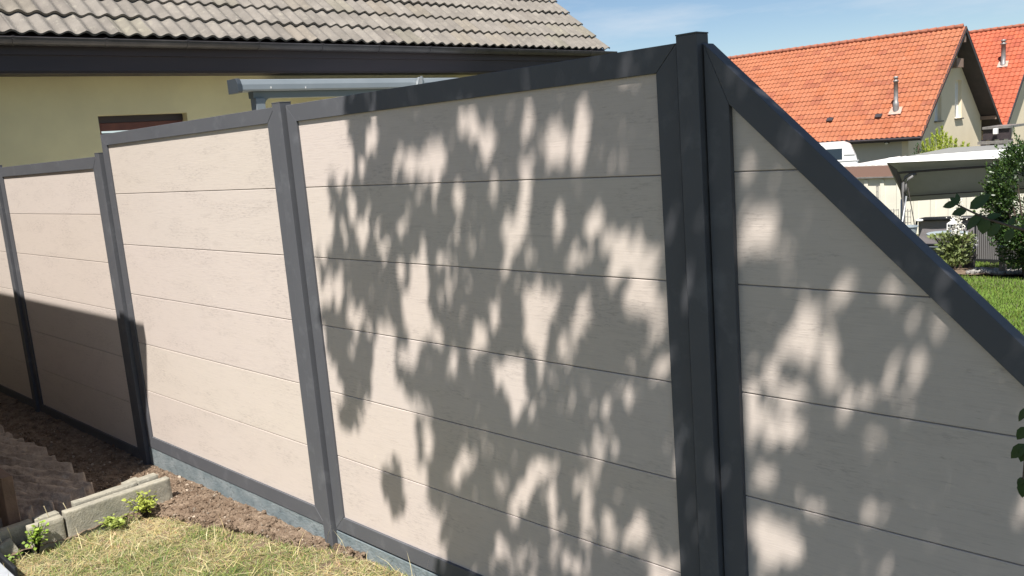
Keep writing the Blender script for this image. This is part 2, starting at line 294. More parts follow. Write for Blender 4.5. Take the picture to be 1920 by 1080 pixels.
# ================================================================ shade tree (its crown stands over and behind the viewer)
GAPS=[(-1.313,1.899,22.44,-7.35,1.489,12.97,1),(-1.169,1.795,33.92,-15.41,2.091,13.69,0.9),(-1.092,1.791,24.73,-7.349,1.242,12.79,1),(-0.9594,1.795,13.64,-3.842,1.108,10.99,1),(-0.9718,1.669,34.15,-4.912,0.3991,26.26,0.8),(-0.7849,1.93,26.76,-3.496,1.552,20.18,1),(-0.7315,1.895,24.06,3.219,-0.865,17.8,1),(-0.688,1.829,24.67,-12.91,3.285,13.5,1),(-0.4912,1.893,34.86,-12.47,2.828,14.01,1),(-0.3989,1.821,31.1,-12.15,3.05,14.1,1),(-0.2702,1.877,30.35,-2.573,0.9386,12.82,1),(-0.2888,1.78,29.92,-2.564,0.9941,21,1),(-0.363,1.784,45.61,-9.612,1.732,15.29,0.8),(-0.1428,1.827,42.84,-7.953,3.073,23.36,0.8),(-0.09124,1.831,66.87,-4.6,3.066,47.86,0.8),(-0.03365,1.953,55.63,-3.584,6.899,69.29,0.8),(-0.8496,1.667,27.77,-3.701,0.2736,18,1),(-0.6241,1.554,36.31,-8.543,0.7502,14.64,1),(-0.5502,1.602,29.25,-10.27,1.005,7.77,1),(-0.393,1.579,34.48,-7.215,0.7943,13.14,1),(-0.2488,1.588,29.89,-9.156,2.158,15.92,1),(-0.2809,1.652,89.31,-50.03,6.858,22.79,0.7),(-1.441,1.534,19.93,-3.631,-0.1988,14.65,1),(-1.487,1.62,34.27,-6.425,0.04888,13.38,1),(-1.484,1.808,34.38,-6.543,0.3298,7.955,0.8),(-1.162,1.584,31.26,-9.322,0.638,12.33,0.8),(-1.288,1.472,32.22,-19.18,2.142,15.05,0.8),(-1.219,1.392,33.91,-5.468,-0.6725,15.12,1),(-1.067,1.47,46.58,-6.963,-0.905,31.48,1),(-0.9889,1.447,42.16,-6.011,-0.7995,23.23,1),(-0.8028,1.478,52.45,-6.669,-0.9041,31.44,0.9),(-0.5218,1.463,32.29,-3.331,-0.7552,21.94,1),(-0.1983,1.53,30.74,-9.113,2.13,17.4,1),(-0.14,1.489,24.85,4.787,-2.791,13.89,1),(-0.1803,1.423,24.99,-1.848,-1.2,24.77,1),(-0.324,1.47,33.15,-2.865,-0.6884,20,0.8),(-0.106,1.363,20.75,-1.397,-1.036,15.67,0.95),(-0.04032,1.324,26.85,-1.654,-1.424,18.14,1),(-1.117,1.325,15.98,-4.546,-0.02216,6.925,1),(-1.165,1.258,12.46,-1.931,-0.8885,12.06,1),(-1.746,1.255,24.71,-5.026,-0.9487,14.35,1),(-1.655,1.272,25.58,-5.017,-0.7006,10.97,1),(-1.587,1.186,32.8,-6.201,-1.44,17.63,1),(-0.6596,1.353,27.95,-3.18,-1.166,19.46,0.8),(-0.5758,1.363,33.95,-3.627,-1.304,22.26,0.7),(-0.4996,1.307,14.07,-1.406,-0.9214,12.51,1),(-0.31,1.306,29.02,-2.44,-1.309,16.86,1),(-0.7153,1.275,31.69,-3.729,-1.656,21.33,1),(-1.142,1.179,11.21,-1.706,-0.9734,10.69,1),(-1.357,1.127,14.35,-2.428,-1.494,15.28,1),(-1.375,1.02,11.38,-1.926,-1.8,15.06,1),(-1.226,1.037,15.12,-2.377,-2.229,18.65,1),(-1.441,0.9464,19.78,-3.433,-2.941,22.16,1),(-1.026,1.141,21.97,-3.122,-2,19.63,0.8),(-0.9521,1.052,42.47,-5.731,-2.035,16.47,0.8),(-0.8,1.174,26.05,-3.223,-1.472,14.78,1),(-0.7156,1.227,37.97,-4.452,-1.57,17.68,1),(-0.522,1.227,16.77,-3.612,-0.2777,9.981,1),(-0.3923,1.17,22.15,-1.992,-1.659,14.96,1),(-0.3201,1.263,30.74,-2.601,-1.857,20.9,1),(-0.6592,1.06,12.12,-1.346,-1.965,15.06,1),(-0.6453,0.9511,25.94,-2.825,-2.052,13.06,1),(-0.5645,0.9281,36.72,-3.75,-3.386,20.41,0.8),(-0.3276,1.043,37.95,-3.177,-4.153,28.44,0.8),(-0.02861,1.303,35.99,-2.178,-1.077,12.7,1),(-0.06873,1.23,43.85,-2.783,-3.238,31.11,0.7),(-0.02849,1.15,29.77,-1.778,-2.848,22.22,1),(-1.15,0.6941,31,-4.554,-2.979,15.25,1),(-1.207,0.5338,50.34,-7.525,-6.745,29.7,0.9),(-0.9311,0.6764,17.67,-10.22,0.8039,15.48,1),(-1.008,0.5896,27.35,-3.678,-4.185,18.62,1),(-0.7575,0.6358,24.42,-2.81,-4.475,19.7,1),(-0.6454,0.6137,19.99,-12.48,1.078,8.777,1),(-0.5601,0.727,16.08,-1.611,-4,18.54,1),(-0.5117,0.6167,34.15,-3.26,-3.641,14.81,1),(-0.7077,0.5015,31.1,-3.419,-4.281,16.35,1),(-0.2893,0.8712,32.94,-2.617,-3.875,20.08,1),(-0.3162,0.9427,32.59,-2.675,-6.494,37.56,0.7),(-0.2087,0.8694,60.06,-4.38,-5.151,26.05,1),(-0.2346,0.915,59.38,-4.471,-7.03,38.19,0.9),(-0.3502,0.6657,38.32,-10.85,-1.314,13.15,1),(-0.2713,0.5718,28.73,-2.188,-3.723,13.61,1),(-0.36,0.5475,31.4,-2.606,-4.85,17.73,0.9),(-0.1561,0.6193,36.48,-15.96,0.4936,10.35,1),(-0.2093,0.5707,39.52,-2.816,-7.689,27.62,0.9),(-0.6867,0.3495,12.5,-1.338,-4.839,16.16,0.9),(-0.7881,0.3697,29.9,-3.44,-3.91,13.59,1),(-0.4163,0.4015,21.27,-1.839,-7.926,25.83,0.9),(-0.036,0.5357,34.52,-1.983,-4.947,16.39,0.9),(-1.212,0.2755,13.64,-2.003,-2.718,9.646,1),(0.2885,1.561,18.27,-17.2,9.274,11.97,1),(0.2814,1.743,33.25,-1.193,1.303,29.62,1),(0.3111,1.606,18.31,-14.6,9.652,14.68,1),(0.4579,1.631,49.29,-1.003,0.4956,51.38,0.7),(0.4322,1.577,119,-24.6,4.793,29.74,0.7),(0.3758,1.518,27.82,-0.7555,-1.089,40.97,0.8),(0.3694,1.442,34.46,-0.9483,-1.858,36.37,0.8),(0.5344,1.441,34.87,-0.4724,-1.661,30.67,0.95),(0.6449,1.44,18.26,8.327,-19.52,36.12,0.8),(0.6675,1.369,27.83,-0.06303,-2.602,31.7,0.7),(0.7331,1.36,28.85,16.28,-33.21,46.62,1),(0.7763,1.31,56.07,0.3842,-5.824,54.29,0.7),(0.4214,1.349,25.72,-15.14,7.552,15.58,1),(0.3923,1.269,17.28,-0.4355,-2.187,20.39,1),(0.473,1.286,29.13,-0.539,-1.918,18.34,1),(0.3255,1.207,44.02,-1.348,-3.451,27.72,1),(0.4797,1.2,36.35,-0.6476,-3.221,24.18,1),(0.2595,1.134,35.08,-1.259,-3.891,26.9,1),(0.2613,1.049,31.45,-1.116,-3.248,18.99,1),(0.3198,1.022,21.67,-0.6639,-4.92,26.93,1),(0.3892,1.144,38,-0.9578,-4.688,31.8,1),(0.3995,1.027,56.91,-1.373,-7.108,38.32,1),(0.5725,1.263,31.05,-0.3158,-8.743,75.45,0.8),(0.5558,1.168,25.41,-0.2914,-4.541,30.81,1),(0.5126,1.126,73.87,-1.107,-5.775,36.23,1),(0.6365,1.213,57.65,-0.2773,-4.722,34.74,1),(0.7007,1.278,37.64,-12.25,8.165,29.67,1),(0.6853,1.211,52.14,-0.03974,-6.001,43.13,1),(0.6707,1.144,58.68,-0.1152,-7.746,47.76,0.9),(0.6442,1.271,81.52,-0.3419,-7.469,64.46,0.9),(0.627,1.06,126.1,-62.58,19.62,45.83,0.8),(0.6543,1.006,96.72,-46.75,22.24,53.54,0.8),(0.2958,0.9025,24.94,9.342,-12.59,22.31,1),(0.4273,0.8387,57.17,-1.23,-6.727,27.05,0.95),(0.459,0.8378,87.45,-1.658,-8.585,34.12,0.95),(0.5773,0.964,76.12,-0.7254,-7.876,36.04,0.8),(0.5764,0.8673,26.97,-0.257,-6.379,25.35,0.9),(0.5595,0.7833,74.25,-0.8033,-19.44,69.71,0.9),(0.3287,0.6988,12.81,-0.3732,-3.676,12.89,1),(0.2812,0.7448,17.85,-0.5897,-5.69,21.34,1),(-0.4853,1.994,31.1,-3.259,3.032,30.7,0.8),(-0.3382,2.03,26.17,-2.408,5.124,45.83,0.6),(0.07497,1.356,47.84,-2.491,-0.946,13.16,0.7),(0.159,1.695,51.23,-2.373,0.3956,14.16,0.6),(0.1365,0.8341,36.11,-1.622,-3.561,15.58,0.7),(0.1023,0.6624,40.12,-1.887,-4.178,15.09,0.7),(0.3888,1.792,17.23,-17.04,24.79,28.98,0.8),(0.2478,1.935,18.2,-20.19,21.96,25.5,0.7)]
EDGE= [(-1.72, 2.33), (-1.46, 2.11), (-1.43, 1.99), (-1.48, 1.85), (-1.56, 1.72), (-1.62, 1.59), (-1.66, 1.48), (-1.78, 1.32), (-1.8, 1.17), (-1.79, 1.03), (-1.69, 0.9), (-1.71, 0.66), (-1.68, 0.66), (-1.55, 0.82), (-1.44, 0.96), (-1.33, 0.95), (-1.23, 0.88), (-1.18, 0.75), (-1.22, 0.61), (-1.16, 0.54), (-1.14, 0.41), (-1.12, 0.14)]
def in_poly(x, z, P):
    c = False; n = len(P)
    for i in range(n):
        x1, z1 = P[i]; x2, z2 = P[(i + 1) % n]
        if (z1 > z) != (z2 > z) and x < (x2 - x1) * (z - z1) / (z2 - z1) + x1: c = not c
    return c
EDGE = [(-1.40, 2.45), (-1.62, 2.25)] + EDGE[1:] + [(-1.05, -.4), (2.3, -.4), (2.3, 2.45)]
BLOB = [(-1.42, .58), (-1.37, .52), (-1.38, .40), (-1.44, .34), (-1.46, .42), (-1.45, .52)]
def leaf(b, p, d, n, L_, Wd, col=None, curl=.18):
    """pointed leaf from p along d, face normal n, folded a little on its rib"""
    d = d.normalized(); s = d.cross(n).normalized(); n = s.cross(d).normalized()
    prof = [(0, 0, 0), (.22, .40, .02), (.5, .5, .0), (.78, .30, -.35 * curl), (1, 0, -curl)]
    vs = [p]; 
    for t, w, h in prof[1:4]:
        c = p + d * (L_ * t) + n * (h * L_); vs += [c - s * (w * Wd) + n * (.12 * w * Wd), c, c + s * (w * Wd) + n * (.12 * w * Wd)]
    vs.append(p + d * L_ + n * (-curl * L_))
    b.add(vs, [(0, 1, 2), (0, 2, 3), (1, 4, 5, 2), (2, 5, 6, 3), (4, 7, 8, 5), (5, 8, 9, 6), (7, 10, 8), (8, 10, 9)], col)
tree = empty('leafy_tree', (2.9, -4.2, 0), 'broad-leaved tree whose twigs with pointed dark leaves hang in at the right edge', 'tree')
b = MB(); b.tube([(2.9, -4.2, -.2), (2.88, -4.1, .6), (2.78, -4.0, 1.5), (2.6, -3.95, 2.5), (2.3, -3.9, 3.4)], [.17, .13, .115, .10, .085], 12); trunk = b.build('trunk', M_bark, tree, smooth=True)
crown = MB(); cl = []
nl = 0
GP = []
for gx, gzz, a, b_, c, d_, w in GAPS:
    s1 = 1 / math.hypot(a, b_); s2_ = 1 / math.hypot(c, d_); k1 = 1 + .004 / s1; k2 = 1 + .004 / s2_; GP.append((gx, gzz, a / k1, b_ / k1, c / k2, d_ / k2, w))
GP += [(random.uniform(-1.8, 1.0), random.uniform(.1, 2.2), 1 / sx_, -.3 / sx_, 0.02, 1 / sz_, random.uniform(.35, .8)) for sx_, sz_ in ((random.uniform(.010, .026), random.uniform(.022, .06)) for _ in range(70))]
GP += [(random.uniform(-1.8, 1.4), random.uniform(.1, 2.2), 1 / sx_, -.3 / sx_, 0.02, 1 / sz_, random.uniform(.6, .95)) for sx_, sz_ in ((random.uniform(.006, .014), random.uniform(.014, .034)) for _ in range(190))]
def thin(u, z):
    """how closely the leaves stand: loose patches let half light through"""
    q = mnoise.noise(Vector((u * 7, z * 4.2, 21))) + .5 * mnoise.noise(Vector((u * 17, z * 9, 22)))
    t = .20 if u < .05 else .42
    return 1 if q < t else max(.12, 1 - (q - t) * 4)
def wobble(u, z): return (.075 * mnoise.noise(Vector((u * 9, z * 6, 1))) + .05 * mnoise.noise(Vector((u * 22, z * 11, 2))) + random.gauss(0, .022), .06 * mnoise.noise(Vector((u * 9, z * 6, 11))))
def dens(u, z): return 4.1 + .9 * mnoise.noise(Vector((u * 1.3, z * 1.3, 3))) + .5 * mnoise.noise(Vector((u * 4, z * 3, 9)))
while nl < 46000:
    u = random.uniform(-1.9, 2.3); z = random.uniform(-.4, 2.5)
    wu, wz = wobble(u, z)
    if not (in_poly(u + wu, z + wz, EDGE) or in_poly(u + wu * .6, z + wz, BLOB)): continue
    if any((a * (u - gx) + b_ * (z - gzz)) ** 2 + (c * (u - gx) + d_ * (z - gzz)) ** 2 < 1 and random.random() < w ** .5 for gx, gzz, a, b_, c, d_, w in GP): continue
    if random.random() > thin(u, z): nl += .6; continue
    dd = max(2.75, (3.15 - z) / .848, dens(u, z) + random.gauss(0, .45)); p = Vector((u, 0, z)) + SUN * dd
    dr = Vector((random.gauss(0, .45), random.gauss(0, .45), -1)).normalized()
    nn = (SUN * 1.3 + Vector((random.gauss(0, .6), random.gauss(0, .6), random.gauss(0, .6)))).normalized()
    L_ = random.uniform(.050, .076); leaf(crown, p - dr * L_ * .5, dr, nn, L_, L_ * random.uniform(.44, .54)); nl += 1
print('leaves', nl)
crown.build('crown', M_leaf, tree, recalc=False)
def bez(a, c, d, n=8): return [a * (1 - t) ** 2 + c * 2 * t * (1 - t) + d * t * t for t in [i / n for i in range(n + 1)]]
top = Vector((2.3, -3.9, 3.4))
for (u, z, D, r) in ((1.2, 1.0, 4.6, .045), (1.0, 2.2, 4.2, .04), (.1, 1.3, 5.2, .045), (-.5, 2.25, 4.4, .035), (-.2, .2, 5.6, .04), (.8, .0, 5.0, .04), (-.95, 1.45, 4.9, .03), (1.6, 1.9, 5.6, .04), (-.85, .75, 5.8, .03)):
    e_ = Vector((u, 0, z)) + SUN * D; mid = (top + e_) / 2 + Vector((0, 0, .35)); pts = bez(top, mid, e_)
    b = MB(); b.tube(pts, [r * (1 - .8 * i / (len(pts) - 1)) for i in range(len(pts))], 7)
    for k in range(5):
        q = pts[random.randint(4, len(pts) - 1)]; v = Vector((random.gauss(0, 1), random.gauss(0, 1), random.gauss(0, .5))).normalized() * random.uniform(.3, .6)
        b.tube([q, q + v * .5 + Vector((0, 0, .04)), q + v], [.008, .006, .002], 5)
    b.build('branch', M_bark, tree, smooth=True)
# hanging twigs that enter the frame at the right
def twig(pts, leaves, r=.0035):
    b = MB(); b.tube(pts, [r * (1 - .6 * i / (len(pts) - 1)) for i in range(len(pts))], 6); tw = b.build('twig', M_bark, tree, smooth=True)
    b = MB()
    for p, q, w in leaves:
        d = q - p; n = (CAM - p).normalized() + Vector((random.gauss(0, .25), random.gauss(0, .25), .35)); leaf(b, p, d, n, d.length, d.length * w, curl=.10)
    b.build('leaf_spray', M_leaf, tw, recalc=False)
Yt = -.30
A = lambda x, y, Y=Yt: at(x, y, Y)
twig([A(1990, 452), A(1940, 436), A(1895, 424), A(1850, 410), A(1815, 394), A(1788, 380)],
     [(A(1796, 380), A(1766, 388), .5), (A(1800, 382), A(1780, 370), .5), (A(1797, 381), A(1794, 362), .5), (A(1814, 393), A(1783, 402), .55), (A(1818, 392), A(1856, 364), .5), (A(1842, 400), A(1809, 432), .45), (A(1848, 406), A(1841, 440), .75),
      (A(1850, 408), A(1878, 402), .5), (A(1875, 418), A(1850, 444), .55), (A(1890, 424), A(1905, 405), .5), (A(1900, 428), A(1885, 455), .55), (A(1915, 430), A(1935, 415), .5)])
Yt = -.45
twig([A(1990, 470), A(1955, 520), A(1935, 600), A(1928, 700), A(1925, 800), A(1921, 870), A(1918, 900)],
     [(A(1928, 765), A(1907, 790), .5), (A(1926, 800), A(1905, 825), .55), (A(1924, 832), A(1893, 860), .5), (A(1924, 835), A(1913, 868), .5), (A(1920, 895), A(1906, 912), .55), (A(1920, 898), A(1916, 935), .5), (A(1930, 860), A(1945, 890), .5)])
# ================================================================ flat-roofed garage beside the viewer that throws the shade at the left
g = empty('garage', (-6, -3, 0), 'plain rendered garage with an overhanging flat roof, standing left of the lawn', 'garage')
b = MB(); b.box(-9.0, -3.25, -5.5, -1.16, -.1, 2.93); b.build('wall', M_greywall, g)
b = MB(); b.box(-9.2, -3.10, -1.42, -1.15, 2.935, 3.05); b.box(-9.2, -3.26, -5.6, -1.425, 2.935, 3.02); b.box(-4.92, -4.86, -1.30, -1.2, 3.05, 3.09); b.box(-4.45, -4.43, -1.30, -1.2, 3.05, 3.085); b.build('roof', M_dark, g)

wb = empty('added_shade_barrel', (-3.29, -1.5, 0), 'unseen dark barrel at the garage corner, added to shade the flat stones', 'barrel')  # unseen barrel, added so its shadow covers the slabs by the back edging row
b = MB(); b.lathe((-3.29, -1.5, 0), [(0, 0), (.26, 0), (.30, .4), (.305, .8), (.28, 1.42), (.29, 1.46), (0, 1.46)], 28); b.build('body', mat('dark_green_plastic', (.03, .06, .045), rough=.5), wb, smooth=True)
b = MB(); b.lathe((-3.29, -1.5, 1.461), [(0, 0), (.30, 0), (.31, .02), (.30, .04), (.05, .07), (0, .07)], 28); b.build('lid', M_black, wb)
# ================================================================ kerb stones, stone slabs, board, weeds
def rough_box(name, x0, x1, y0, y1, z0, z1, m, amp=.006, n=.03, tilt=None, chip=0):
    import bmesh
    bm = bmesh.new(); bmesh.ops.create_cube(bm, size=1)
    cuts = max(2, int(max(x1 - x0, y1 - y0, z1 - z0) / n))
    bmesh.ops.subdivide_edges(bm, edges=bm.edges[:], cuts=min(cuts, 24), use_grid_fill=True)
    sd_ = random.random() * 90
    for v in bm.verts:
        p = v.co; v.co = Vector((x0 + (p.x + .5) * (x1 - x0), y0 + (p.y + .5) * (y1 - y0), z0 + (p.z + .5) * (z1 - z0)))
        s = v.co * 14 + Vector((sd_, sd_, 0)); v.co += Vector((mnoise.noise(s), mnoise.noise(s + Vector((7, 0, 0))), mnoise.noise(s + Vector((0, 7, 0))))) * amp
        if chip and p.z > .49: v.co.z -= chip * max(0, mnoise.noise(s * .6) - .1)
    me = bpy.data.meshes.new(name); bm.to_mesh(me); bm.free(); me.polygons.foreach_set('use_smooth', [True] * len(me.polygons)); me.materials.append(m)
    o = bpy.data.objects.new(name, me); COL.objects.link(o)
    md = o.modifiers.new('bevel', 'BEVEL'); md.width = .002; md.limit_method = 'ANGLE'; md.angle_limit = math.radians(50)
    if tilt:
        c = Vector(((x0 + x1) / 2, (y0 + y1) / 2, z0)); T = Matrix.Translation(c) @ tilt @ Matrix.Translation(-c); me.transform(T)
    return o
KG = 'concrete edging stones in a double row'
def kerb(x0, x1, y0, y1, z1, lab, tilt=None): tag(rough_box('edging_stone', x0, x1, y0, y1, -.06, z1, M_conc, amp=.0025, tilt=tilt, chip=.012), lab, 'edging stone', KG)
kerb(-3.262, -3.212, -.735, -.185, .146, 'longest pale concrete edging stone of the front row, lying next to the yellow-green weeds')
kerb(-3.262, -3.212, -.905, -.745, .132, 'short upright concrete edging stone in front row, left of the dark vertical joint')
kerb(-3.255, -3.205, -1.06, -.93, .085, 'tilted broken edging stone at the left end of the front row', Matrix.Rotation(.35, 4, 'X') @ Matrix.Rotation(-.25, 4, 'Y'))
kerb(-3.345, -3.295, -.66, -.33, .150, 'long concrete edging stone of the back row, behind the front row')
kerb(-3.345, -3.295, -.325, -.215, .158, 'small end stone of the back row, nearest the fence')
kerb(-3.355, -3.300, -.85, -.735, .128, 'short sunlit stone of the back row behind the leafy weed')
kerb(-3.365, -3.310, -1.06, -.86, .125, 'shaded stone at the left end of the back row')
words = ['first', 'second', 'third', 'fourth', 'fifth', 'sixth', 'seventh', 'eighth', 'ninth', 'tenth', 'eleventh']
def stone_slab(cx, cy, ln, wd, lab, turn=0):
    """split-faced flat stone lying shingle-like: far edge raised, ragged layers along its length"""
    a = math.radians(200 + turn); dl = Vector((math.cos(a), math.sin(a), 0)); dw = Vector((-dl.y, dl.x, 0))
    b = MB(); nx_, ny_ = 40, 22; sd_ = random.random() * 50; vs = []; top_ = random.uniform(.115, .15)
    for j in range(ny_ + 1):
        for i in range(nx_ + 1):
            u, v = i / nx_, j / ny_
            w = v * wd + .03 * mnoise.noise(Vector((u * 4 + sd_, v * 2, 0))); l = u * ln + .02 * mnoise.noise(Vector((v * 6, sd_, 0)))
            if u < .12: w = w * (1 - (.12 - u) * 1.5) + wd * .12 * (.12 - u) / .12
            h = top_ + .01 - .135 * v ** .8 - .02 * u
            lay = mnoise.noise(Vector((l * 5 + sd_, w * 34 + l * 3, 3))); h += .011 * (math.floor(lay * 5) / 5) + .010 * mnoise.noise(Vector((l * 18, w * 40, sd_))) + .005 * mnoise.noise(Vector((l * 70, w * 90, sd_)))
            e_ = min(l, w); 
            if e_ < .016: h -= (.016 - max(0, e_)) * 1.3
            if i in (0, nx_) or j in (0, ny_): h = -.03
            p = Vector((cx, cy, 0)) + dl * l + dw * w; vs.append((p.x, p.y, h))
    b.add(vs, [(j * (nx_ + 1) + i, j * (nx_ + 1) + i + 1, (j + 1) * (nx_ + 1) + i + 1, (j + 1) * (nx_ + 1) + i) for j in range(ny_) for i in range(nx_)])
    tag(b.build('stone_slab', M_stone, smooth=True, recalc=False), lab, 'stone slab', 'rough flat stones overlapping in the shade')
for k in range(9):
    stone_slab(-3.60 - .215 * k + random.uniform(-.02, .02), -.40 + random.uniform(-.015, .015), .95, .19, words[k] + ' overlapping rough flat stone by the bare soil, counted from the sunlit edging stones', random.uniform(-4, 4))
for k in range(6):
    stone_slab(-3.50 + random.uniform(-.03, .02), -.50 - .085 * k, .9, .18, words[k] + ' overlapping rough flat stone alongside the back edging row, counted from the fence', random.uniform(-4, 4))
tag(rough_box('rubble_stone', -3.47, -3.38, -.36, -.27, 0, .12, M_conc, amp=.012, n=.02), 'small bright broken stone lying between the slabs and back row of edging', 'stone')
b = MB(); b.box(-6.2, -3.40, -.945, -.890, -.05, .36); o = b.build('wooden_board', M_brownwood, bevel=.004); tag(o, 'dark brown wooden bed board standing on edge at the left margin', 'board')
b = MB(); b.box(-3.5, -2.80, -1.52, -1.075, .0, .055); o = b.build('paving_slab', mat('pale_grey_slab', (.30, .32, .34), rough=.8, var=(.36, .38, .41), scale=25), bevel=.004)
tag(o, 'pale grey paving slab at the bottom left corner', 'paving slab')
b = MB(); b.box(-3.25, -2.93, -1.062, -1.050, -.05, .075); b.box(-3.26, -3.248, -1.05, -.9, -.05, .05)
tag(b.build('lawn_edging', M_black, bevel=.002), 'thin black plastic edging strip between the lawn and corner slab', 'edging strip')

# ---- near lawn: single blades, dry straw and green
SUNNY = lambda x, y: True
b = MB()
def blade(b, x, y, z, h, w, lean, dr, col):
    a = Vector((math.cos(dr), math.sin(dr), 0)); s = Vector((-math.sin(dr), math.cos(dr), 0)) * w
    p0 = Vector((x, y, z)); p1 = p0 + a * lean * .35 + Vector((0, 0, h * .6)); p2 = p0 + a * lean + Vector((0, 0, h))
    b.add([p0 - s, p0 + s, p1 + s * .8, p1 - s * .8, p2], [(0, 1, 2, 3), (3, 2, 4)], col)
def lawn_ok(x, y): return x > -3.2 and not is_soil(x, y)
straw = [(.62, .52, .27), (.52, .44, .22), (.68, .60, .36), (.44, .36, .18)]; green = [(.20, .26, .07), (.27, .32, .09), (.15, .21, .06), (.34, .37, .13)]
n = 0
while n < 52000:
    x = random.uniform(-3.2, .9); y = random.uniform(-1.5, .02)
    if not lawn_ok(x, y): continue
    if x > -.6 and random.random() < .75: continue
    g_ = mnoise.noise(Vector((x * 2.2, y * 2.2, 5))) + .5 * mnoise.noise(Vector((x * 7, y * 7, 5)))
    isg = random.random() < .50 + g_ * .9
    col = random.choice(green if isg else straw); col = tuple(min(1, c * random.uniform(.68, .98)) for c in col)
    h = random.uniform(.006, .026) if random.random() < .94 else random.uniform(.02, .05)
    lean = random.uniform(.015, .065) if isg else random.uniform(.03, .12)
    blade(b, x, y, gz(x, y) - .006, h * (1 if isg else .6), random.uniform(.0007, .0017), lean, random.random() * 6.283, col); n += 1
for _ in range(800):   # long straw lying over the turf
    x = random.uniform(-3.2, -.6); y = random.uniform(-1.4, 0)
    if is_soil(x, y + .02): continue
    col = random.choice(straw[:3]); k = random.uniform(.8, 1.2); blade(b, x, y, gz(x, y) + random.uniform(0, .01), random.uniform(.006, .028), random.uniform(.0008, .0014), random.uniform(.06, .16), random.random() * 6.3, tuple(min(1, c * k) for c in col))
for _ in range(260):   # long dry stalks
    x = random.uniform(-3.2, -1.2); y = random.uniform(-1.2, 0)
    if not is_soil(x, y + .03) or random.random() < .1:
        if not is_soil(x, y - .05):
            col = random.choice(straw); blade(b, x, y, gz(x, y), random.uniform(.02, .09), .0012, random.uniform(.02, .12), random.random() * 6.3, tuple(c * 1.15 for c in col))
for x, y, h, ln, dr in ((-1.93, -.03, .13, .05, .2), (-1.78, -.02, .11, .08, 3.3), (-1.70, -.03, .12, .02, 1), (-1.52, -.03, .10, .10, .3), (-1.45, -.05, .12, .03, 4), (-1.28, -.04, .13, .05, 2.8), (-2.05, -.05, .10, .06, 4), (-1.2, -.04, .15, .03, .6)):
    blade(b, x, y, gz(x, y), h, .0014, ln, dr, (.62, .55, .33))
tag(b.build('lawn_grass', M_grass, recalc=False), 'dry yellow and green lawn in front of the fence', 'grass', kind='stuff')
# ---- far lawn
b = MB()
for _ in range(60000):
    t = random.random(); y = 5.5 + 10.5 * t; x = random.uniform(-1.2 - (y - 5.5) * .38 - .6, -.2 - (y - 5.5) * .10)
    if 13.2 < y < 14.3: continue
    k = .6 + .5 * (mnoise.noise(Vector((x * 1.4, y * 1.4, 2))) + .8); c = (k * random.uniform(.8, 1.3), k * random.uniform(.85, 1.15), k * random.uniform(.7, 1.2))
    blade(b, x, y, gz(x, y) - .012, random.uniform(.02, .055), random.uniform(.003, .006), random.uniform(.0, .04), random.random() * 6.3, c)
tag(b.build('garden_grass', M_farlawn, recalc=False), 'green sunlit lawn beyond the sloping fence end', 'grass', kind='stuff')
# ---- weeds
def weed(x, y, z, r, h, nleaf, lab, tintc=(1, 1, 1)):
    w = empty('weed', (x, y, z), lab, 'weed', 'small weeds by the edging stones')
    bs = MB(); bl = MB()
    for k in range(max(6, nleaf // 9)):
        a = random.random() * 6.28; q = Vector((x + math.cos(a) * r * random.random(), y + math.sin(a) * r * random.random(), z + h * random.uniform(.4, 1)))
        bs.tube([(x, y, z - .02), ((x + q.x) / 2, (y + q.y) / 2, z + (q.z - z) * .6), q], [.002, .0016, .001], 5)
        for _ in range(9):
            p = Vector((x, y, z)).lerp(q, random.uniform(.4, 1.05)) + Vector((random.gauss(0, .008), random.gauss(0, .008), random.gauss(0, .006)))
            d = Vector((random.gauss(0, 1), random.gauss(0, 1), random.uniform(-.2, .6))); t = random.uniform(.6, 1.15)
            leaf(bl, p, d, Vector((random.gauss(0, .5), random.gauss(0, .5), 1)), random.uniform(.014, .028), random.uniform(.011, .02), tuple(t * c for c in tintc))
    bs.build('stem', M_weed, w); bl.build('leaf_spray', M_weed, w, recalc=False)
weed(-3.13, -.375, .02, .095, .12, 230, 'bright yellow-green weed against the long front edging stone', (1, 1, .8))
weed(-3.15, -.52, .01, .09, .05, 170, 'low spreading weed left of the bright yellow-green one', (.8, .85, .8))
weed(-3.17, -.895, .02, .06, .14, 170, 'leafy green weed growing in the gap between two short edging stones', (.75, .95, .6))
weed(-3.17, -1.03, .0, .06, .05, 70, 'green weed tuft at the left end beside the tilted edging stone', (.6, .8, .6))
M_stalk = mat('straw_stalk', (.6, .52, .33), rough=.8)
for x, y, h, l, lab in ((-3.28, -.80, .20, .02, 'tallest thin dry stalk sticking up behind the short edging stones'), (-3.28, -.70, .17, -.02, 'thin dry stalk at the left end of the long edging stones'), (-3.30, -.98, .16, .06, 'bent dry stalk leaning in front of the brown board'), (-3.27, -1.03, .16, .03, 'dry stalk at the far left by the shaded edging stone')):
    b = MB(); pts = [Vector((x, y, 0)), Vector((x + l * .3, y + .01, h * .55)), Vector((x + l, y - .01, h))]; b.tube(pts, [.0016, .0013, .0022], 5)
    tag(b.build('dry_stalk', M_stalk), lab, 'dry stalk', 'dry stalks by the edging stones')

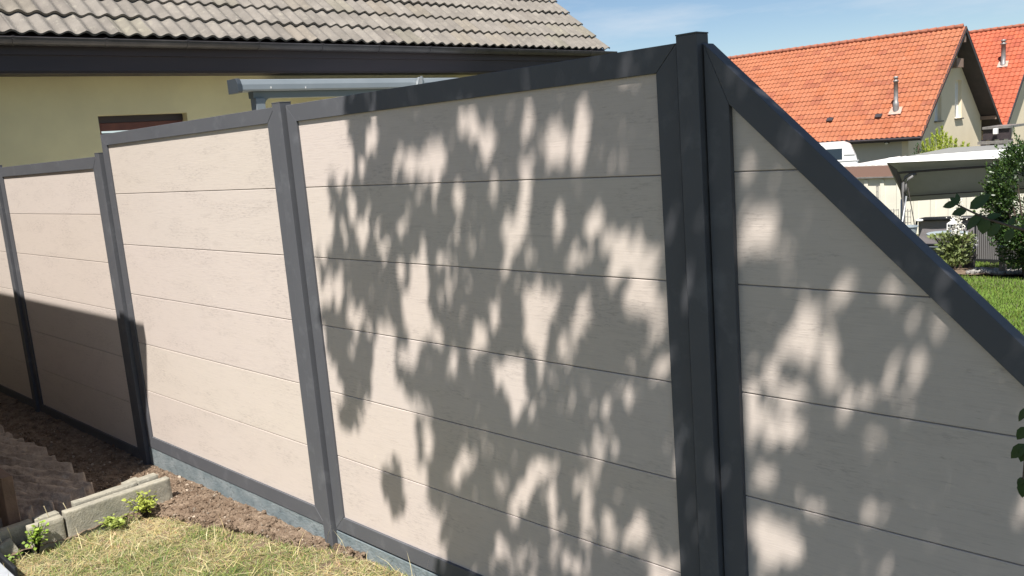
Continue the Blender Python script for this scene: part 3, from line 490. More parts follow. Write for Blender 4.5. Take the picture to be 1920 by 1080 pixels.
# ================================================================ yellow house with the grey tiled roof
def tile_roof(b, origin, eu, es, width, slope_len, period, expo, amp, step, n_up=2, per=10, jitter=.12, lap=0.0, base=(1, 1, 1), alt=None, shape=None, skew=0.0):
    """waves along eu, courses along es; every course is a sheet that ends in a lip over the one below"""
    eu = Vector(eu).normalized(); es = Vector(es).normalized(); nn = eu.cross(es).normalized()
    if nn.z < 0: nn = -nn
    o = Vector(origin); nu = int(width / period * per); nc = int(slope_len / expo)
    for c in range(nc):
        tints = {}
        wob = random.uniform(-.003, .003)
        rows = []
        for k, (s, h) in enumerate([(c * expo, step - .022), (c * expo, step), (c * expo + expo * .5, step * .5), ((c + 1) * expo + .01, .0)]):
            row = []
            for i in range(nu + 1):
                u = i * period / per; ph = 2 * math.pi * (u / period)
                tj = int(u / (period * 2)); 
                if tj not in tints: tints[tj] = (random.uniform(-.004, .004), random.uniform(-.006, .006))
                w = shape(ph) if shape else math.cos(ph)
                row.append(o + eu * u + es * (s + (tints[tj][1] if k < 2 else 0)) + nn * (h + amp * w + wob + tints[tj][0] * (k > 0)))
            rows.append(row)
        vs = [p for r in rows for p in r]; W_ = nu + 1; B0 = len(b.v); b.v += [tuple(p) for p in vs]
        cols = {}
        for i in range(nu):
            tj = int((i * period / per) / (period * 2))
            if tj not in cols:
                t = 1 + random.uniform(-jitter, jitter); cc = base
                if alt and random.random() < .25: cc = random.choice(alt)
                cols[tj] = tuple(max(0, min(1.0, t * .88 * q)) for q in cc)
            for k in range(3):
                b.f.append((B0 + k * W_ + i, B0 + k * W_ + i + 1, B0 + (k + 1) * W_ + i + 1, B0 + (k + 1) * W_ + i)); b.c.append(cols[tj])
SS = 8.61 / 8.21
HX = -7.20                                   # outer edge of the tiles
HY1 = CAM.y + (8.62 - CAM.y) * SS; HZ = CAM.z + (3.05 - CAM.z) * SS
house = empty('house', (-12, 3, 0), 'yellow rendered house with weathered grey tiled roof and dark eaves behind the fence', 'house')
pit = math.radians(40); es = Vector((-math.cos(pit), 0, math.sin(pit))); SLn = .334 * 17
def wv(ph): return (abs(math.cos(ph / 2)) ** 1.3) * 2 - 1
b = MB(); tile_roof(b, (HX, -2.2, HZ - .01), (0, 1, 0), es, HY1 + 2.2, SLn, .157, .334, .017, .030, per=10, alt=[(1, .98, .93), (.92, .91, .91), (.97, .98, .92)], jitter=.08)
roof = b.build('roof', M_grooftile, house, recalc=False)
rx, rz = HX - math.cos(pit) * SLn, HZ + math.sin(pit) * SLn
b = MB(); b.prism([(HX - .02, HZ - .06), (rx, rz - .06), (rx - (HX - rx), HZ - .06), (rx - (HX - rx), HZ - .16), (rx, rz - .2), (HX - .02, HZ - .10)], -2.2, HY1 - .02, 'y')
b.build('roof_deck', M_dark, roof)
b = MB(); b.tube([(rx, -2.2, rz), (rx, HY1, rz)], .11, 10); b.build('ridge_tiles', M_grooftile, roof, smooth=True)
WX = -7.78; EB = 2.70
b = MB(); b.box(HX - .085, HX - .06, -2.2, HY1 - .03, 2.925, HZ - .05); b.box(HX - .105, HX - .085, -2.2, HY1 - .03, 2.78, 2.93); b.box(HX - .14, HX - .105, -2.2, HY1 - .03, 2.765, 2.82)
b.box(WX, HX - .14, -2.2, HY1 - .03, 2.785, 2.80); b.build('fascia', M_dark, house)
# half-round gutter with brackets and joints
b = MB(); gy0, gy1, gr = -2.2, HY1 + .1, .062; gc = (HX + .015, HZ - .055)
prof = [(gc[0] + gr * math.cos(a), gc[1] + gr * math.sin(a)) for a in [math.pi + k * math.pi / 10 for k in range(11)]]
prof += [(gc[0] + gr + .006, gc[1] + .004), (gc[0] + gr - .004, gc[1] + .010)] + [(gc[0] + (gr - .006) * math.cos(a), gc[1] + (gr - .006) * math.sin(a)) for a in [-k * math.pi / 10 for k in range(11)]]
b.prism(prof, gy0, gy1, 'y'); gut = b.build('gutter', M_gutter, house)
y = .6
while y < HY1:
    b = MB()
    p2 = [(gc[0] + (gr + .004) * math.cos(a), gc[1] + (gr + .004) * math.sin(a)) for a in [math.pi + k * math.pi / 10 for k in range(11)]] + [(gc[0] + gr * math.cos(a), gc[1] + gr * math.sin(a)) for a in [-k * math.pi / 10 for k in range(11)]]
    b.prism(p2, y, y + .02, 'y'); b.box(HX + .015, gc[0] + gr, y, y + .02, gc[1] + .012, gc[1] + .018); y += .80
    b.build('gutter_bracket', M_gutter, gut)
# walls with the window hole
wy0, wy1, wz0, wz1 = 1.50, 2.45, 1.30, 2.43
def wall_x(b, x0, x1, y0, y1, z0, z1, holes):
    ys_ = sorted({y0, y1, *[h[0] for h in holes], *[h[1] for h in holes]})
    for a, c in zip(ys_, ys_[1:]):
        hs = [h for h in holes if h[0] <= a and h[1] >= c]
        if not hs: b.box(x0, x1, a, c, z0, z1)
        else: b.box(x0, x1, a, c, z0, hs[0][2]); b.box(x0, x1, a, c, hs[0][3], z1)
s2 = (8.61 + .57) / (8.814)
def onwall(px, py):
    d = CF + CR * ((px - 960) / FOC) + CU * ((540 - py) / FOC); t = (WX - CAM.x) / d.x; return CAM + d * t
wa, wb = onwall(183, 217), onwall(350, 211); wy0, wy1, wz1 = wa.y, wb.y, (wa.z + wb.z) / 2; wz0 = wz1 - 1.1
b = MB(); wall_x(b, WX - .3, WX, -2.0, HY1 - .5, -1, 2.785, [(wy0, wy1, wz0, wz1)]); b.box(-14.4, WX - .3, HY1 - .8, HY1 - .5, -1, 2.78)
wall = b.build('wall', M_plaster, house)
b = MB(); b.box(WX - .17, WX - .12, wy0, wy0 + .06, wz0, wz1); b.box(WX - .17, WX - .12, wy1 - .06, wy1, wz0, wz1); b.box(WX - .17, WX - .12, wy0 + .06, wy1 - .06, wz1 - .15, wz1 - .071); b.box(WX - .17, WX - .12, wy0 + .06, wy1 - .06, wz0, wz0 + .07)
b.box(WX - .165, WX - .125, (wy0 + wy1) / 2 - .04, (wy0 + wy1) / 2 + .04, wz0 + .07, wz1 - .17)
wn = b.build('window', M_redwood, house, bevel=.003)
b = MB(); b.box(WX - .15, WX - .145, wy0 + .06, wy1 - .06, wz0 + .07, wz1 - .17); b.build('pane', M_glass, wn)
b = MB(); b.box(WX - .20, WX - .11, wy0, wy1, wz1 - .07, wz1 - .002); b.build('shutter_box', M_dark, wn)
b = MB(); b.box(WX - .12, WX + .04, wy0 - .03, wy1 + .03, wz0 - .04, wz0 - .002); b.build('sill', M_gutter, wn)

# ================================================================ terrace roof with a grey gutter beam, on posts before the house
ter = empty('terrace_roof', (-6, 4, 0), 'grey aluminium terrace roof with rounded gutter beam and post in front of yellow house', 'terrace roof')
TX = -5.2
def onx(px, py, X):
    d = CF + CR * ((px - 960) / FOC) + CU * ((540 - py) / FOC); t = (X - CAM.x) / d.x; return CAM + d * t
t0 = onx(452, 148, TX); t1 = onx(452, 171, TX); tb = onx(540, 181, TX); ty0 = t0.y; ty1 = ty0 + 4.6; zt, zb = t0.z, t1.z
pr = [(TX - .16, zb), (TX - .012, zb), (TX, zb + .012), (TX - .004, zb + (zt - zb) * .55), (TX - .022, zt - .006), (TX - .035, zt), (TX - .16, zt)]
b = MB(); b.prism(pr, ty0, ty1, 'y'); bm_ = b.build('gutter_beam', M_alu, ter, bevel=.002)
b = MB(); b.prism([(x - .004 if x < TX - .1 else x + .006, z + (.006 if z > zb + .05 else -.012)) for x, z in pr], ty0 - .04, ty0 - .001, 'y'); b.build('end_cap', mat('dark_end_cap', (.045, .055, .065), rough=.4), bm_, bevel=.002)
b = MB(); b.box(TX - .13, TX - .05, ty0 + .12, ty1, zb - .055, zb - .001); b.build('lower_beam', M_alud, ter, bevel=.002)
for yy in (ty0 + .13, ty1 - .3):
    b = MB(); b.box(TX - .125, TX - .035, yy, yy + .085, -.8, zb - .056); p = b.build('post', M_alu, ter, bevel=.004)
    b = MB(); c_ = [(yy + .086 + .07 - .07 * math.cos(a), zb - .056 - .07 * math.sin(a)) for a in [0, .4, .8, 1.2, 1.57]]
    b.prism([(yy + .086, zb - .056)] + [(yy + .0865 + .06 * (1 - math.cos(a)), zb - .056 - .07 * (1 - math.sin(a))) for a in [0, .4, .8, 1.2, 1.57]], TX - .11, TX - .05, 'x'); b.build('corner_brace', M_alud, p)
b = MB(); b.prism([(TX - .165, zt - .03), (WX + .01, zt + .10), (WX + .01, zt + .115), (TX - .165, zt - .015)], ty0 + 1.75, ty1 - .03, 'y'); b.build('roof_sheet', mat('polycarbonate_sheet', (.55, .58, .60), rough=.3, trans=.4), ter)
b = MB(); yc = onx(785, 150, TX).y; b.prism([(yc - .05, zb + .02), (yc + .06, zb + .02), (yc + .03, zt + .004), (yc - .01, zt + .004)], TX + .001, TX + .03, 'x'); b.prism([(yc - .004, zb + .02), (yc + .014, zb + .02), (yc + .012, zt + .012), (yc, zt + .012)], TX + .0305, TX + .045, 'x')
b.build('clamp', M_steel, bm_)
for px in (508, 573): q = onx(px, 164, TX); b = MB(); b.box(TX, TX + .004, q.y - .003, q.y + .003, q.z - .008, q.z + .008); b.build('screw', M_white, bm_)

# ================================================================ houses with orange roofs
def gable_house(name, label, XR, YR, ZR, YE, ZE, length, tile_m, wallm, gable_m, expo, period, chim=None, wins=()):
    h = empty(name, (XR - length / 2, YR, -1.8), label, 'house', 'houses with orange tiled roofs')
    dy, dz = YR - YE, ZR - ZE; sl = math.hypot(dy, dz); es = Vector((0, dy, dz)).normalized(); YB = 2 * YR - YE
    b = MB(); n = round(sl / expo); ex = sl / n
    tile_roof(b, (XR - length, YE, ZE), (1, 0, 0), es, length, sl - .001 + ex * .01, period, ex, .022, .026, per=6, jitter=.07, alt=[(1, .92, .85), (.86, .80, .85)], base=(1, 1, 1))
    r = b.build('roof', tile_m, h, recalc=False)
    b = MB(); tile_roof(b, (XR - length, YB, ZE), (1, 0, 0), Vector((0, -dy, dz)).normalized(), length, sl, period, ex, .022, .035, per=4); b.build('rear_slope', tile_m, r, recalc=False)
    b = MB(); th = .12
    b.prism([(YE + .02, ZE - .03), (YR, ZR - .03), (YB - .02, ZE - .03), (YB - .02, ZE - .03 - th), (YR, ZR - .05 - th), (YE + .02, ZE - .03 - th)], XR - length + .05, XR - .05, 'x'); b.build('soffit', M_dark, r)
    b = MB(); k = .17
    b.prism([(YE, ZE + .01), (YR, ZR + .03), (YR, ZR - .22), (YE, ZE - k)], XR - .05, XR - .01, 'x'); b.prism([(YB, ZE + .01), (YB, ZE - k), (YR + .001, ZR - .22), (YR + .001, ZR + .03)], XR - .05, XR - .01, 'x'); b.build('bargeboard', M_dark, r)
    b = MB(); x = XR - length
    while x < XR - .36: b.tube([(x, YR, ZR + .03), (x + .36, YR, ZR + .045)], [.085, .10], 8); x += .35
    b.build('ridge_tiles', M_ridge, r, smooth=True)
    b = MB(); b.tube([(XR - length, YE - .05, ZE - .05), (XR - .02, YE - .05, ZE - .05)], .05, 8); b.build('gutter', M_dark, r)
    wx = XR - .72; wy0, wy1 = YE + .62, YB - .62; zt = lambda y: ZE - .17 + (dz / dy) * (min(y, 2 * YR - y) - YE)
    b = MB()
    ys_ = sorted({wy0, wy1, YR, *[w[0] for w in wins], *[w[1] for w in wins]})
    for a, c in zip(ys_, ys_[1:]):
        ws = [w for w in wins if w[0] <= a and w[1] >= c]
        if not ws: b.prism([(a, -2.2), (c, -2.2), (c, zt(c)), (a, zt(a))], wx - .25, wx, 'x')
        else:
            b.prism([(a, -2.2), (c, -2.2), (c, ws[0][2]), (a, ws[0][2])], wx - .25, wx, 'x'); b.prism([(a, ws[0][3]), (c, ws[0][3]), (c, zt(c)), (a, zt(a))], wx - .25, wx, 'x')
    b.build('gable_wall', gable_m, h)
    b = MB(); b.box(XR - length + .5, wx - .251, wy0, wy0 + .25, -2.2, zt(wy0) - .01); b.build('side_wall', wallm, h); b = MB(); b.box(XR - length + .5, wx - .251, wy1 - .25, wy1, -2.2, zt(wy1) - .01); b.build('side_wall', wallm, h)
    for w in wins:
        b = MB(); f_ = .06; X0, X1 = wx - .20, wx - .15
        b.box(X0, X1, w[0], w[0] + f_, w[2], w[3]); b.box(X0, X1, w[1] - f_, w[1], w[2], w[3]); b.box(X0, X1, w[0] + f_, w[1] - f_, w[3] - f_, w[3]); b.box(X0, X1, w[0] + f_, w[1] - f_, w[2], w[2] + f_)
        o = b.build('window', M_white, h)
        b = MB(); b.box(X0 + .015, X0 + .02, w[0] + f_, w[1] - f_, w[2] + f_, w[3] - f_); b.build('blind', mat('closed_white_blind', (.74, .73, .70), rough=.6), o)
        b = MB(); b.box(wx - .149, wx + .09, w[0] - .06, w[1] + .06, w[2] - .05, w[2] - .002); b.build('sill', M_gutter, o)
    # purlin ends under the verge
    mp_ = mat('brown_purlin', (.25, .17, .13), rough=.7)
    for bxx in [(wx, XR - .055, YR - .10, YR + .10, ZR - .62, ZR - .34), (wx, XR - .25, YR - .42, YR + .42, ZR - 1.62, ZR - 1.25)] + [(wx, XR - .055, yy - .08, yy + .08, zt(yy) - .13, zt(yy) + .03) for yy in (wy0 + .1, wy1 - .1)]:
        b = MB(); b.box(*bxx); b.build('purlin', mp_, h)
    if chim:
        c0 = at(chim[0], chim[1], chim[3]); c1 = at(chim[0], chim[2], chim[3]); rr = chim[4]; H = c1.z - c0.z
        b = MB(); b.lathe(c0, [(rr * 1.35, -.5), (rr * 1.35, .0), (rr * 1.25, H * .12), (rr, H * .14), (rr, H * .80), (rr * 1.25, H * .81), (rr * 1.3, H * .86), (rr * .8, H * .87), (rr * .8, H * .92), (rr * 1.15, H * .93), (rr * .9, H), (0, H)], 14); p = b.build('flue_pipe', M_pipe, h, smooth=True)
        b = MB(); nrm = es.cross(Vector((1, 0, 0))).normalized(); nrm = nrm if nrm.z > 0 else -nrm
        s0 = (c0.y - YE) / es.y; q = Vector((c0.x, YE, ZE)) + es * s0 + nrm * .045
        fl = [q + Vector((x, 0, 0)) * 1 + es * s for x, s in ((-.25, -.22), (.25, -.22), (.22, .22), (-.22, .22))]; b.add(fl + [p_ + nrm * .02 for p_ in fl], [(0, 1, 2, 3), (4, 5, 6, 7), (0, 1, 5, 4), (1, 2, 6, 5), (2, 3, 7, 6), (3, 0, 4, 7)]); b.build('flashing', mat('lead_flashing', (.40, .33, .30), rough=.7, var=(.5, .25, .16), scale=6), p)
    return h
XR = -10.88
nb = gable_house('neighbour_house', 'house with large bright orange tiled roof, flue pipe and cream gable', XR, 38.0, 4.97, 32.9, .74, 14.5, M_otile, M_greywall, M_cream, .30, .20, chim=(1680, 198, 143, 34.1, .085), wins=((38.86, 39.72, 1.24, 2.86), (36.42, 37.2, 1.22, 2.5)))
for px, py in ((1557, 238), (1648, 231)):
    b = MB(); q = at(px, py, 33.9); es_ = Vector((0, 5.1, 4.23)).normalized(); s0 = (q.y - 32.9) / es_.y; q = Vector((q.x, 32.9, .74)) + es_ * s0; b.box(-.13, .13, -.10, .10, .02, .10, M=Matrix.Translation(q) @ Matrix.Rotation(math.atan2(4.23, 5.1), 4, 'X'))
    b.build('vent_tile', M_dark, nb)
b = MB(); q = at(1663, 262, 33.4); b.lathe((q.x, q.y, q.z - .16), [(0, 0), (.10, .02), (.11, .10), (.06, .16), (.02, .20)], 12); b.build('wall_lamp', M_black, nb); b = MB(); q = at(1623, 265, 33.4); b.lathe((q.x, q.y, q.z - .05), [(0, 0), (.06, .02), (.07, .10), (0, .14)], 10); b.build('wall_lamp', M_black, nb)
b = MB(); q = at(1663, 268, 33.35); b.lathe((q.x, q.y - .05, q.z), [(0, -.06), (.06, -.04), (.07, .0), (0, .04)], 12); b.build('lamp_glass', M_white, bpy.data.objects['wall_lamp'])
o2 = gable_house('neighbour_house', 'farther house with red-orange tiled roof and dark flue, partly cut by the right edge', -11.05, 50.1, 5.55, 44.5, .62, 8.0, M_otile2, M_cream, M_cream, .33, .23, chim=(1881, 124, 74, 47.9, .11), wins=())
lt = empty('carport', (-11, 43, 0), 'small dark timber lean-to between the two orange-roofed houses', 'lean-to')
a0, a1 = at(1846, 238, 39.5), at(1897, 236, 39.5)
b = MB(); b.box(a0.x, a1.x, 39.2, 41.5, a0.z - .10, a0.z); b.build('roof', M_pipe, lt)
b = MB(); b.box(a0.x, a1.x, 39.3, 39.5, a0.z - .55, a0.z - .101); 
for k in range(4): x = a0.x + (a1.x - a0.x) * k / 3.0; b.box(x - .07, x + .07, 39.3, 39.45, -2.2, a0.z - .551)
b.build('timber_frame', M_dark, lt)
b = MB(); b.box(a0.x - .1, a1.x + .15, 38.9, 39.2, a0.z - .72, a0.z - .60); b.build('rail', M_pipe, lt)
b = MB(); q = at(1869, 246, 39.15); b.box(q.x - .10, q.x + .07, 38.95, 39.15, q.z - .12, q.z + .12); b.build('floodlight', M_white, lt, bevel=.02)

# ================================================================ cream garage with brown fascia
cg = empty('garage', (-8, 23, -1.5), 'cream metal-clad garage with brown fascia board behind the garden swing', 'garage')
q0, q1 = at(1590, 313, 21), at(1700, 308, 21); zf1 = (q0.z + q1.z) / 2; zf0 = at(1640, 331, 21).z; gx0, gx1 = q0.x - .1, 2.0
b = MB(); b.box(gx0, gx1, 20.9, 20.96, zf0, zf1); b.build('fascia', M_brownf, cg); b = MB(); b.box(gx0, gx1, 20.885, 20.975, zf0 - .035, zf0 - .001); b.build('drip_edge', M_pipe, cg)
b = MB(); b.box(gx0 + .1, gx1 - .1, 21.0, 24.5, -2.3, zf0 - .05)
x = gx0 + .12
while x < gx1 - .2: b.box(x, x + .10, 20.965, 20.999, -2.3, zf0 - .08); x += .42
b.build('wall', M_creampan, cg)
b = MB(); n = 60
for k in range(n):
    x = gx0 + (gx1 - gx0) * k / n; w = (gx1 - gx0) / n; b.prism([(x, zf1 + .01), (x + w * .5, zf1 + .035), (x + w, zf1 + .01), (x + w, zf1 + .001), (x, zf1 + .001)], 20.9, 24.6, 'y')
b.build('roof', mat('pale_corrugated_sheet', (.62, .58, .54), rough=.6), cg)

# ================================================================ white van
van = empty('van', (-12, 27, -1.7), 'white delivery van parked behind the brown fascia of the garage', 'van')
VY = 27.0; vr = at(1612, 310, VY); vt = at(1585, 267, VY); vx = vr.x; top_ = vt.z; gnd = gz(0, VY)
sil = [(vx, gnd + .45), (vx, gnd + 1.55), (vx - .10, gnd + 2.0), (vx - .28, top_ - .10), (vx - .50, top_), (vx - 3.9, top_ - .02), (vx - 4.5, top_ - .35), (vx - 5.0, gnd + 1.3), (vx - 5.7, gnd + 1.1), (vx - 5.85, gnd + .5), (vx - 5.8, gnd + .35), (vx - .1, gnd + .35)]
b = MB(); b.prism(sil, VY, VY + 1.9, 'y'); body = b.build('body', M_white, van, bevel=.05)
w0, w1 = at(1555, 279, VY), at(1582, 298, VY)
b = MB(); b.box(w0.x, w1.x, VY - .012, VY - .002, w1.z, w0.z); wn = b.build('window', M_glass, van, bevel=.004)
b = MB(); b.box(vx - 4.7, vx - 3.9, VY - .012, VY - .002, gnd + 1.35, top_ - .45); b.build('window', M_glass, van)
b = MB(); zz = at(1595, 289, VY).z; b.box(w1.x + .05, vx - .15, VY - .02, VY - .001, zz - .02, zz + .02); zz = at(1590, 301, VY).z; b.box(vx - 3.6, vx - .02, VY - .018, VY - .001, zz - .012, zz + .012); b.build('side_rail', mat('light_grey_plastic', (.5, .5, .5), rough=.5), van)
b = MB(); b.box(w0.x - .14, w0.x - .04, VY - .06, VY - .003, w1.z + .02, w0.z - .02); b.build('hinge', M_steel, van)
for wx_ in (-1.1, -4.8):
    b = MB(); b.tube([(vx + wx_, VY - .02, gnd + .34), (vx + wx_, VY + .24, gnd + .34)], .34, 24); wl = b.build('wheel', M_black, van, bevel=.03)
    b = MB(); b.tube([(vx + wx_, VY - .035, gnd + .34), (vx + wx_, VY - .0205, gnd + .34)], .20, 20); b.build('rim', M_steel, wl)

pv = Vector((vx, VY, 0)); RM = Matrix.Rotation(math.radians(23), 4, 'Z'); van.matrix_world = Matrix.Translation(pv) @ RM @ Matrix.Translation(-pv)
# ================================================================ plants
def leafcloud(b, n, fn, size, cols, up=.4, droop=0):
    k = 0
    while k < n:
        r = fn()
        if r is None: continue
        p, out = r; d = (out + Vector((random.gauss(0, .7), random.gauss(0, .7), random.gauss(0, .5) + up))).normalized()
        nn = (out * .8 + Vector((random.gauss(0, .5), random.gauss(0, .5), .5 + random.gauss(0, .4)))).normalized()
        s = size * random.uniform(.6, 1.3); t = random.uniform(.75, 1.2); c = random.choice(cols)
        sd_ = d.cross(nn).normalized() * s * .25
        b.add([p, p + d * s * .5 - sd_, p + d * s, p + d * s * .5 + sd_], [(0, 1, 2, 3)], tuple(min(1, t * q) for q in c)); k += 1
# round bush at the right
bush = empty('bush', (-2.2, 13.5, -1), 'dense round evergreen bush with small leaves at the right edge of the lawn', 'bush')
BY = 13.4; bc = at(1935, 400, BY); bz0 = gz(-2, BY); BR = at(1935, 400, BY).x - at(1852, 400, BY).x; btop = at(1935, 255, BY).z
lob = [(Vector((random.gauss(0, 1), random.gauss(0, 1), random.uniform(-.9, 1.1))).normalized(), random.uniform(.15, .28)) for _ in range(55)]
bcen = Vector((bc.x, BY, (btop + bz0) / 2 + .08)); bh = (btop - bz0) / 2
def bushpt():
    d, r = random.choice(lob); c = bcen + Vector((d.x * BR * .80, d.y * BR * .8, d.z * bh * .83))
    o_ = Vector((random.gauss(0, 1), random.gauss(0, 1), random.gauss(0, 1))).normalized(); p = c + o_ * r * BR / .8 * random.uniform(.5, 1.15)
    if p.z < bz0 + .15: return None
    return p, (o_ + d).normalized()
b = MB(); leafcloud(b, 30000, bushpt, .05, [(.8, .85, .8), (.6, .75, .55), (.5, .62, .5), (1.0, 1.0, .5)]); 
for _ in range(110):   # loose shoots that break the outline
    d = Vector((random.gauss(0, 1), random.gauss(0, 1), random.uniform(-.5, 1.3))).normalized(); p0_ = bcen + Vector((d.x * BR * .95, d.y * BR * .95, d.z * bh * .95)); ln = random.uniform(.08, .26); dr = (d + Vector((0, 0, .5))).normalized()
    for q in range(14): leafcloud(b, 1, lambda: (p0_ + dr * ln * q / 14 + Vector((random.gauss(0, .012), random.gauss(0, .012), 0)), dr), .05, [(1.3, 1.4, .7), (1, 1.1, .7)])
b.build('crown', M_bush, bush, recalc=False)
b = MB()
for k in range(7): a = k * .9; b.tube([(bc.x + .05 * math.cos(a), BY + .05 * math.sin(a), bz0 - .1), (bc.x + .35 * BR * math.cos(a), BY + .35 * BR * math.sin(a), bz0 + .7), (bc.x + .7 * BR * math.cos(a), BY + .7 * BR * math.sin(a), bz0 + 1.5)], [.03, .02, .008], 6)
b.build('stem', M_bark, bush)
# yellow-green conifer behind the canopy
cf = empty('conifer_shrub', (-7, 27, -1.8), 'feathery yellow-green conifer above the swing canopy', 'shrub')
CY = 28.0; tips = [(1738, 262), (1748, 252), (1757, 243), (1766, 238), (1774, 250), (1783, 258), (1792, 262), (1806, 268), (1730, 268), (1815, 272), (1776, 262), (1762, 256)]
b = MB(); bs = MB(); gnd = gz(0, CY); cx = at(1765, 300, CY).x
for px, py in tips:
    t_ = at(px, py, CY + random.uniform(-.5, .5)); base_ = Vector((cx + (t_.x - cx) * .5, t_.y, gnd + .3)); bs.tube([(cx, CY, gnd), base_, t_], [.04, .02, .004], 5)
    for _ in range(520):
        u = random.random() ** .7; p = base_.lerp(t_, u) + Vector((random.gauss(0, 1), random.gauss(0, 1), 0)) * .20 * (1.05 - u); out = (t_ - base_).normalized() * .8 + Vector((random.gauss(0, .5), random.gauss(0, .5), .3)); s = random.uniform(.05, .12)
        t = random.uniform(.6, 1.25); sd_ = out.cross(Vector((random.gauss(0, 1), random.gauss(0, 1), random.gauss(0, 1)))).normalized() * s * .16; out.normalize()
        b.add([p - sd_, p + sd_, p + out * s], [(0, 1, 2)], (min(1, t), min(1, t), min(1, t * .9)))
b.build('foliage', M_conifer, cf, recalc=False); bs.build('stem', M_bark, cf)
# darker shrub left of the conifer
ds = empty('dark_shrub', (-8, 27.5, -1.8), 'dark green shrub between the orange-roofed house and yellow conifer', 'shrub'); b = MB(); cc = at(1722, 272, 27.6)
def dp():
    o_ = Vector((random.gauss(0, 1), random.gauss(0, 1), random.gauss(0, 1))).normalized(); p = Vector((cc.x, 27.6, cc.z - 1.2)) + Vector((o_.x * .22, o_.y * .3, o_.z * 1.25)) * random.uniform(.5, 1); return p, o_
leafcloud(b, 1500, dp, .07, [(.6, .75, .5), (.45, .6, .4)]); b.build('foliage', M_bush, ds, recalc=False); b = MB(); b.tube([(cc.x, 27.6, gz(0, 27) - .1), (cc.x, 27.6, cc.z)], .03, 6); b.build('stem', M_bark, ds)
# rose bush with white flower spike
RY = 14.0; rb = at(1790, 505, RY); rz0 = gz(rb.x, RY); rose = empty('flower_bush', (rb.x, RY, rz0), 'leafy bush with a tall spike of white flowers on the soil border', 'flowering bush')
b = MB(); w_ = at(1828, 470, RY).x - rb.x; h1 = at(1790, 455, RY).z
def rp_():
    u = random.random(); x = random.gauss(0, .45); y = random.gauss(0, .3); p = Vector((rb.x + x * w_ * 1.1 * (.5 + .5 * u), RY + y * .4, rz0 + .08 + (h1 - rz0 + .05) * u)); 
    if abs(x) > 1.1: return None
    return p, Vector((x, y - .3, .4)).normalized()
leafcloud(b, 1150, rp_, .085, [(1, 1, .7), (2.2, 2.2, 1.1), (3.0, 2.9, 2.0), (.7, .8, .6), (3.2, 2.6, 1.6)]); b.build('foliage', mat('rose_leaf', (.19, .23, .09), rough=.5, tint=True, trans=.25), rose, recalc=False)
b = MB()
for k in range(12): x = random.uniform(-.8, .8) * w_; b.tube([(rb.x + x * .3, RY, rz0 - .1), (rb.x + x, RY + random.uniform(-.1, .1), rz0 + random.uniform(.3, .8))], [.010, .005], 5, (1, 1, 1))
b.tube([(rb.x, RY, rz0), at(1795, 430, RY), at(1797, 375, RY)], [.012, .009, .004], 6); b.build('stem', M_bark, rose)
b = MB(); f0, f1 = at(1793, 440, RY - .2), at(1798, 372, RY - .2)
for _ in range(430):
    u = random.random(); p = f0.lerp(f1, u) + Vector((random.gauss(0, .058), random.gauss(0, .05), 0)) * (1.15 - .75 * u); 
    for k in range(2):
        d = Vector((random.gauss(0, 1), random.gauss(0, 1), random.gauss(0, .8))).normalized() * random.uniform(.015, .03); s = d.cross(Vector((random.gauss(0, 1), random.gauss(0, 1), 1))).normalized() * .011; b.add([p, p + d * .5 - s, p + d, p + d * .5 + s], [(0, 1, 2, 3)])
b.build('flowers', M_petal, rose, recalc=False)
# soil border with pale stones
b = MB(); b_ = MB(); nn_ = 40
for k in range(nn_):
    pass
bxs = np.linspace(-5.0, -1.0, 41); bys = np.linspace(13.25, 14.35, 12)
b.add([(x, y + .15 * math.sin(x * 2), gz(x, y) + .02 + .03 * mnoise.noise(Vector((x * 6, y * 6, 0)))) for y in bys for x in bxs], [(j * 41 + i, j * 41 + i + 1, (j + 1) * 41 + i + 1, (j + 1) * 41 + i) for j in range(11) for i in range(40)])
tag(b.build('border_soil', M_soil, smooth=True), kind='structure')
b = MB()
for _ in range(420):
    x = random.uniform(-3.3, -1.3); y = random.uniform(13.35, 13.9) + .15 * math.sin(x * 2); t = random.uniform(.5, 1.0); clod(b, x, y, gz(x, y) + .04, random.uniform(.012, .045), (t, t, t * .97))
tag(b.build('pebbles', M_gravel, recalc=False), 'pale pebbles strewn along the soil border', 'pebbles', kind='stuff')

# ================================================================ canopy swing
sw = empty('garden_swing', (-4, 16, -1.1), 'garden swing with tilted grey canopy, white front edge and curved steel frame', 'garden swing')
SY0, SY1 = 15.6, 16.5; XRt = at(1990, 290, SY0).x
cA, cB = at(1662, 304, SY0), at(1990, 291, SY0)         # near edge of the cloth
dA, dB = at(1697, 378, SY1), at(1990, 358, SY1)         # far low edge
b = MB()
def sheet(b, P, Q, R_, S, n=14, th=.006, sag=.02):
    """cloth between four corners P Q (top) R S (bottom), a little slack"""
    g_ = []
    for sgn in (0, 1):
        for j in range(n + 1):
            for i in range(n + 1):
                u, v = i / n, j / n; p = P.lerp(Q, u).lerp(S.lerp(R_, u), v); p = p + Vector((0, th * sgn, -sag * math.sin(math.pi * u) * math.sin(math.pi * v))) + Vector((0, .012 * mnoise.noise(Vector((u * 5, v * 4, 1))), 0)); g_.append(p)
    m_ = (n + 1) ** 2; fs = []
    for s_ in (0, m_): fs += [(s_ + j * (n + 1) + i, s_ + j * (n + 1) + i + 1, s_ + (j + 1) * (n + 1) + i + 1, s_ + (j + 1) * (n + 1) + i) for j in range(n) for i in range(n)]
    b.add(g_, fs)
sheet(b, cA, cB, dB, dA); can = b.build('canopy', M_cloth, sw, recalc=False, smooth=True)
w0, w1 = at(1666, 296, SY0 + .02), at(1990, 272, SY0 + .02); lo0, lo1 = cA + Vector((0, -.10, -.005)), cB + Vector((0, -.10, -.005))
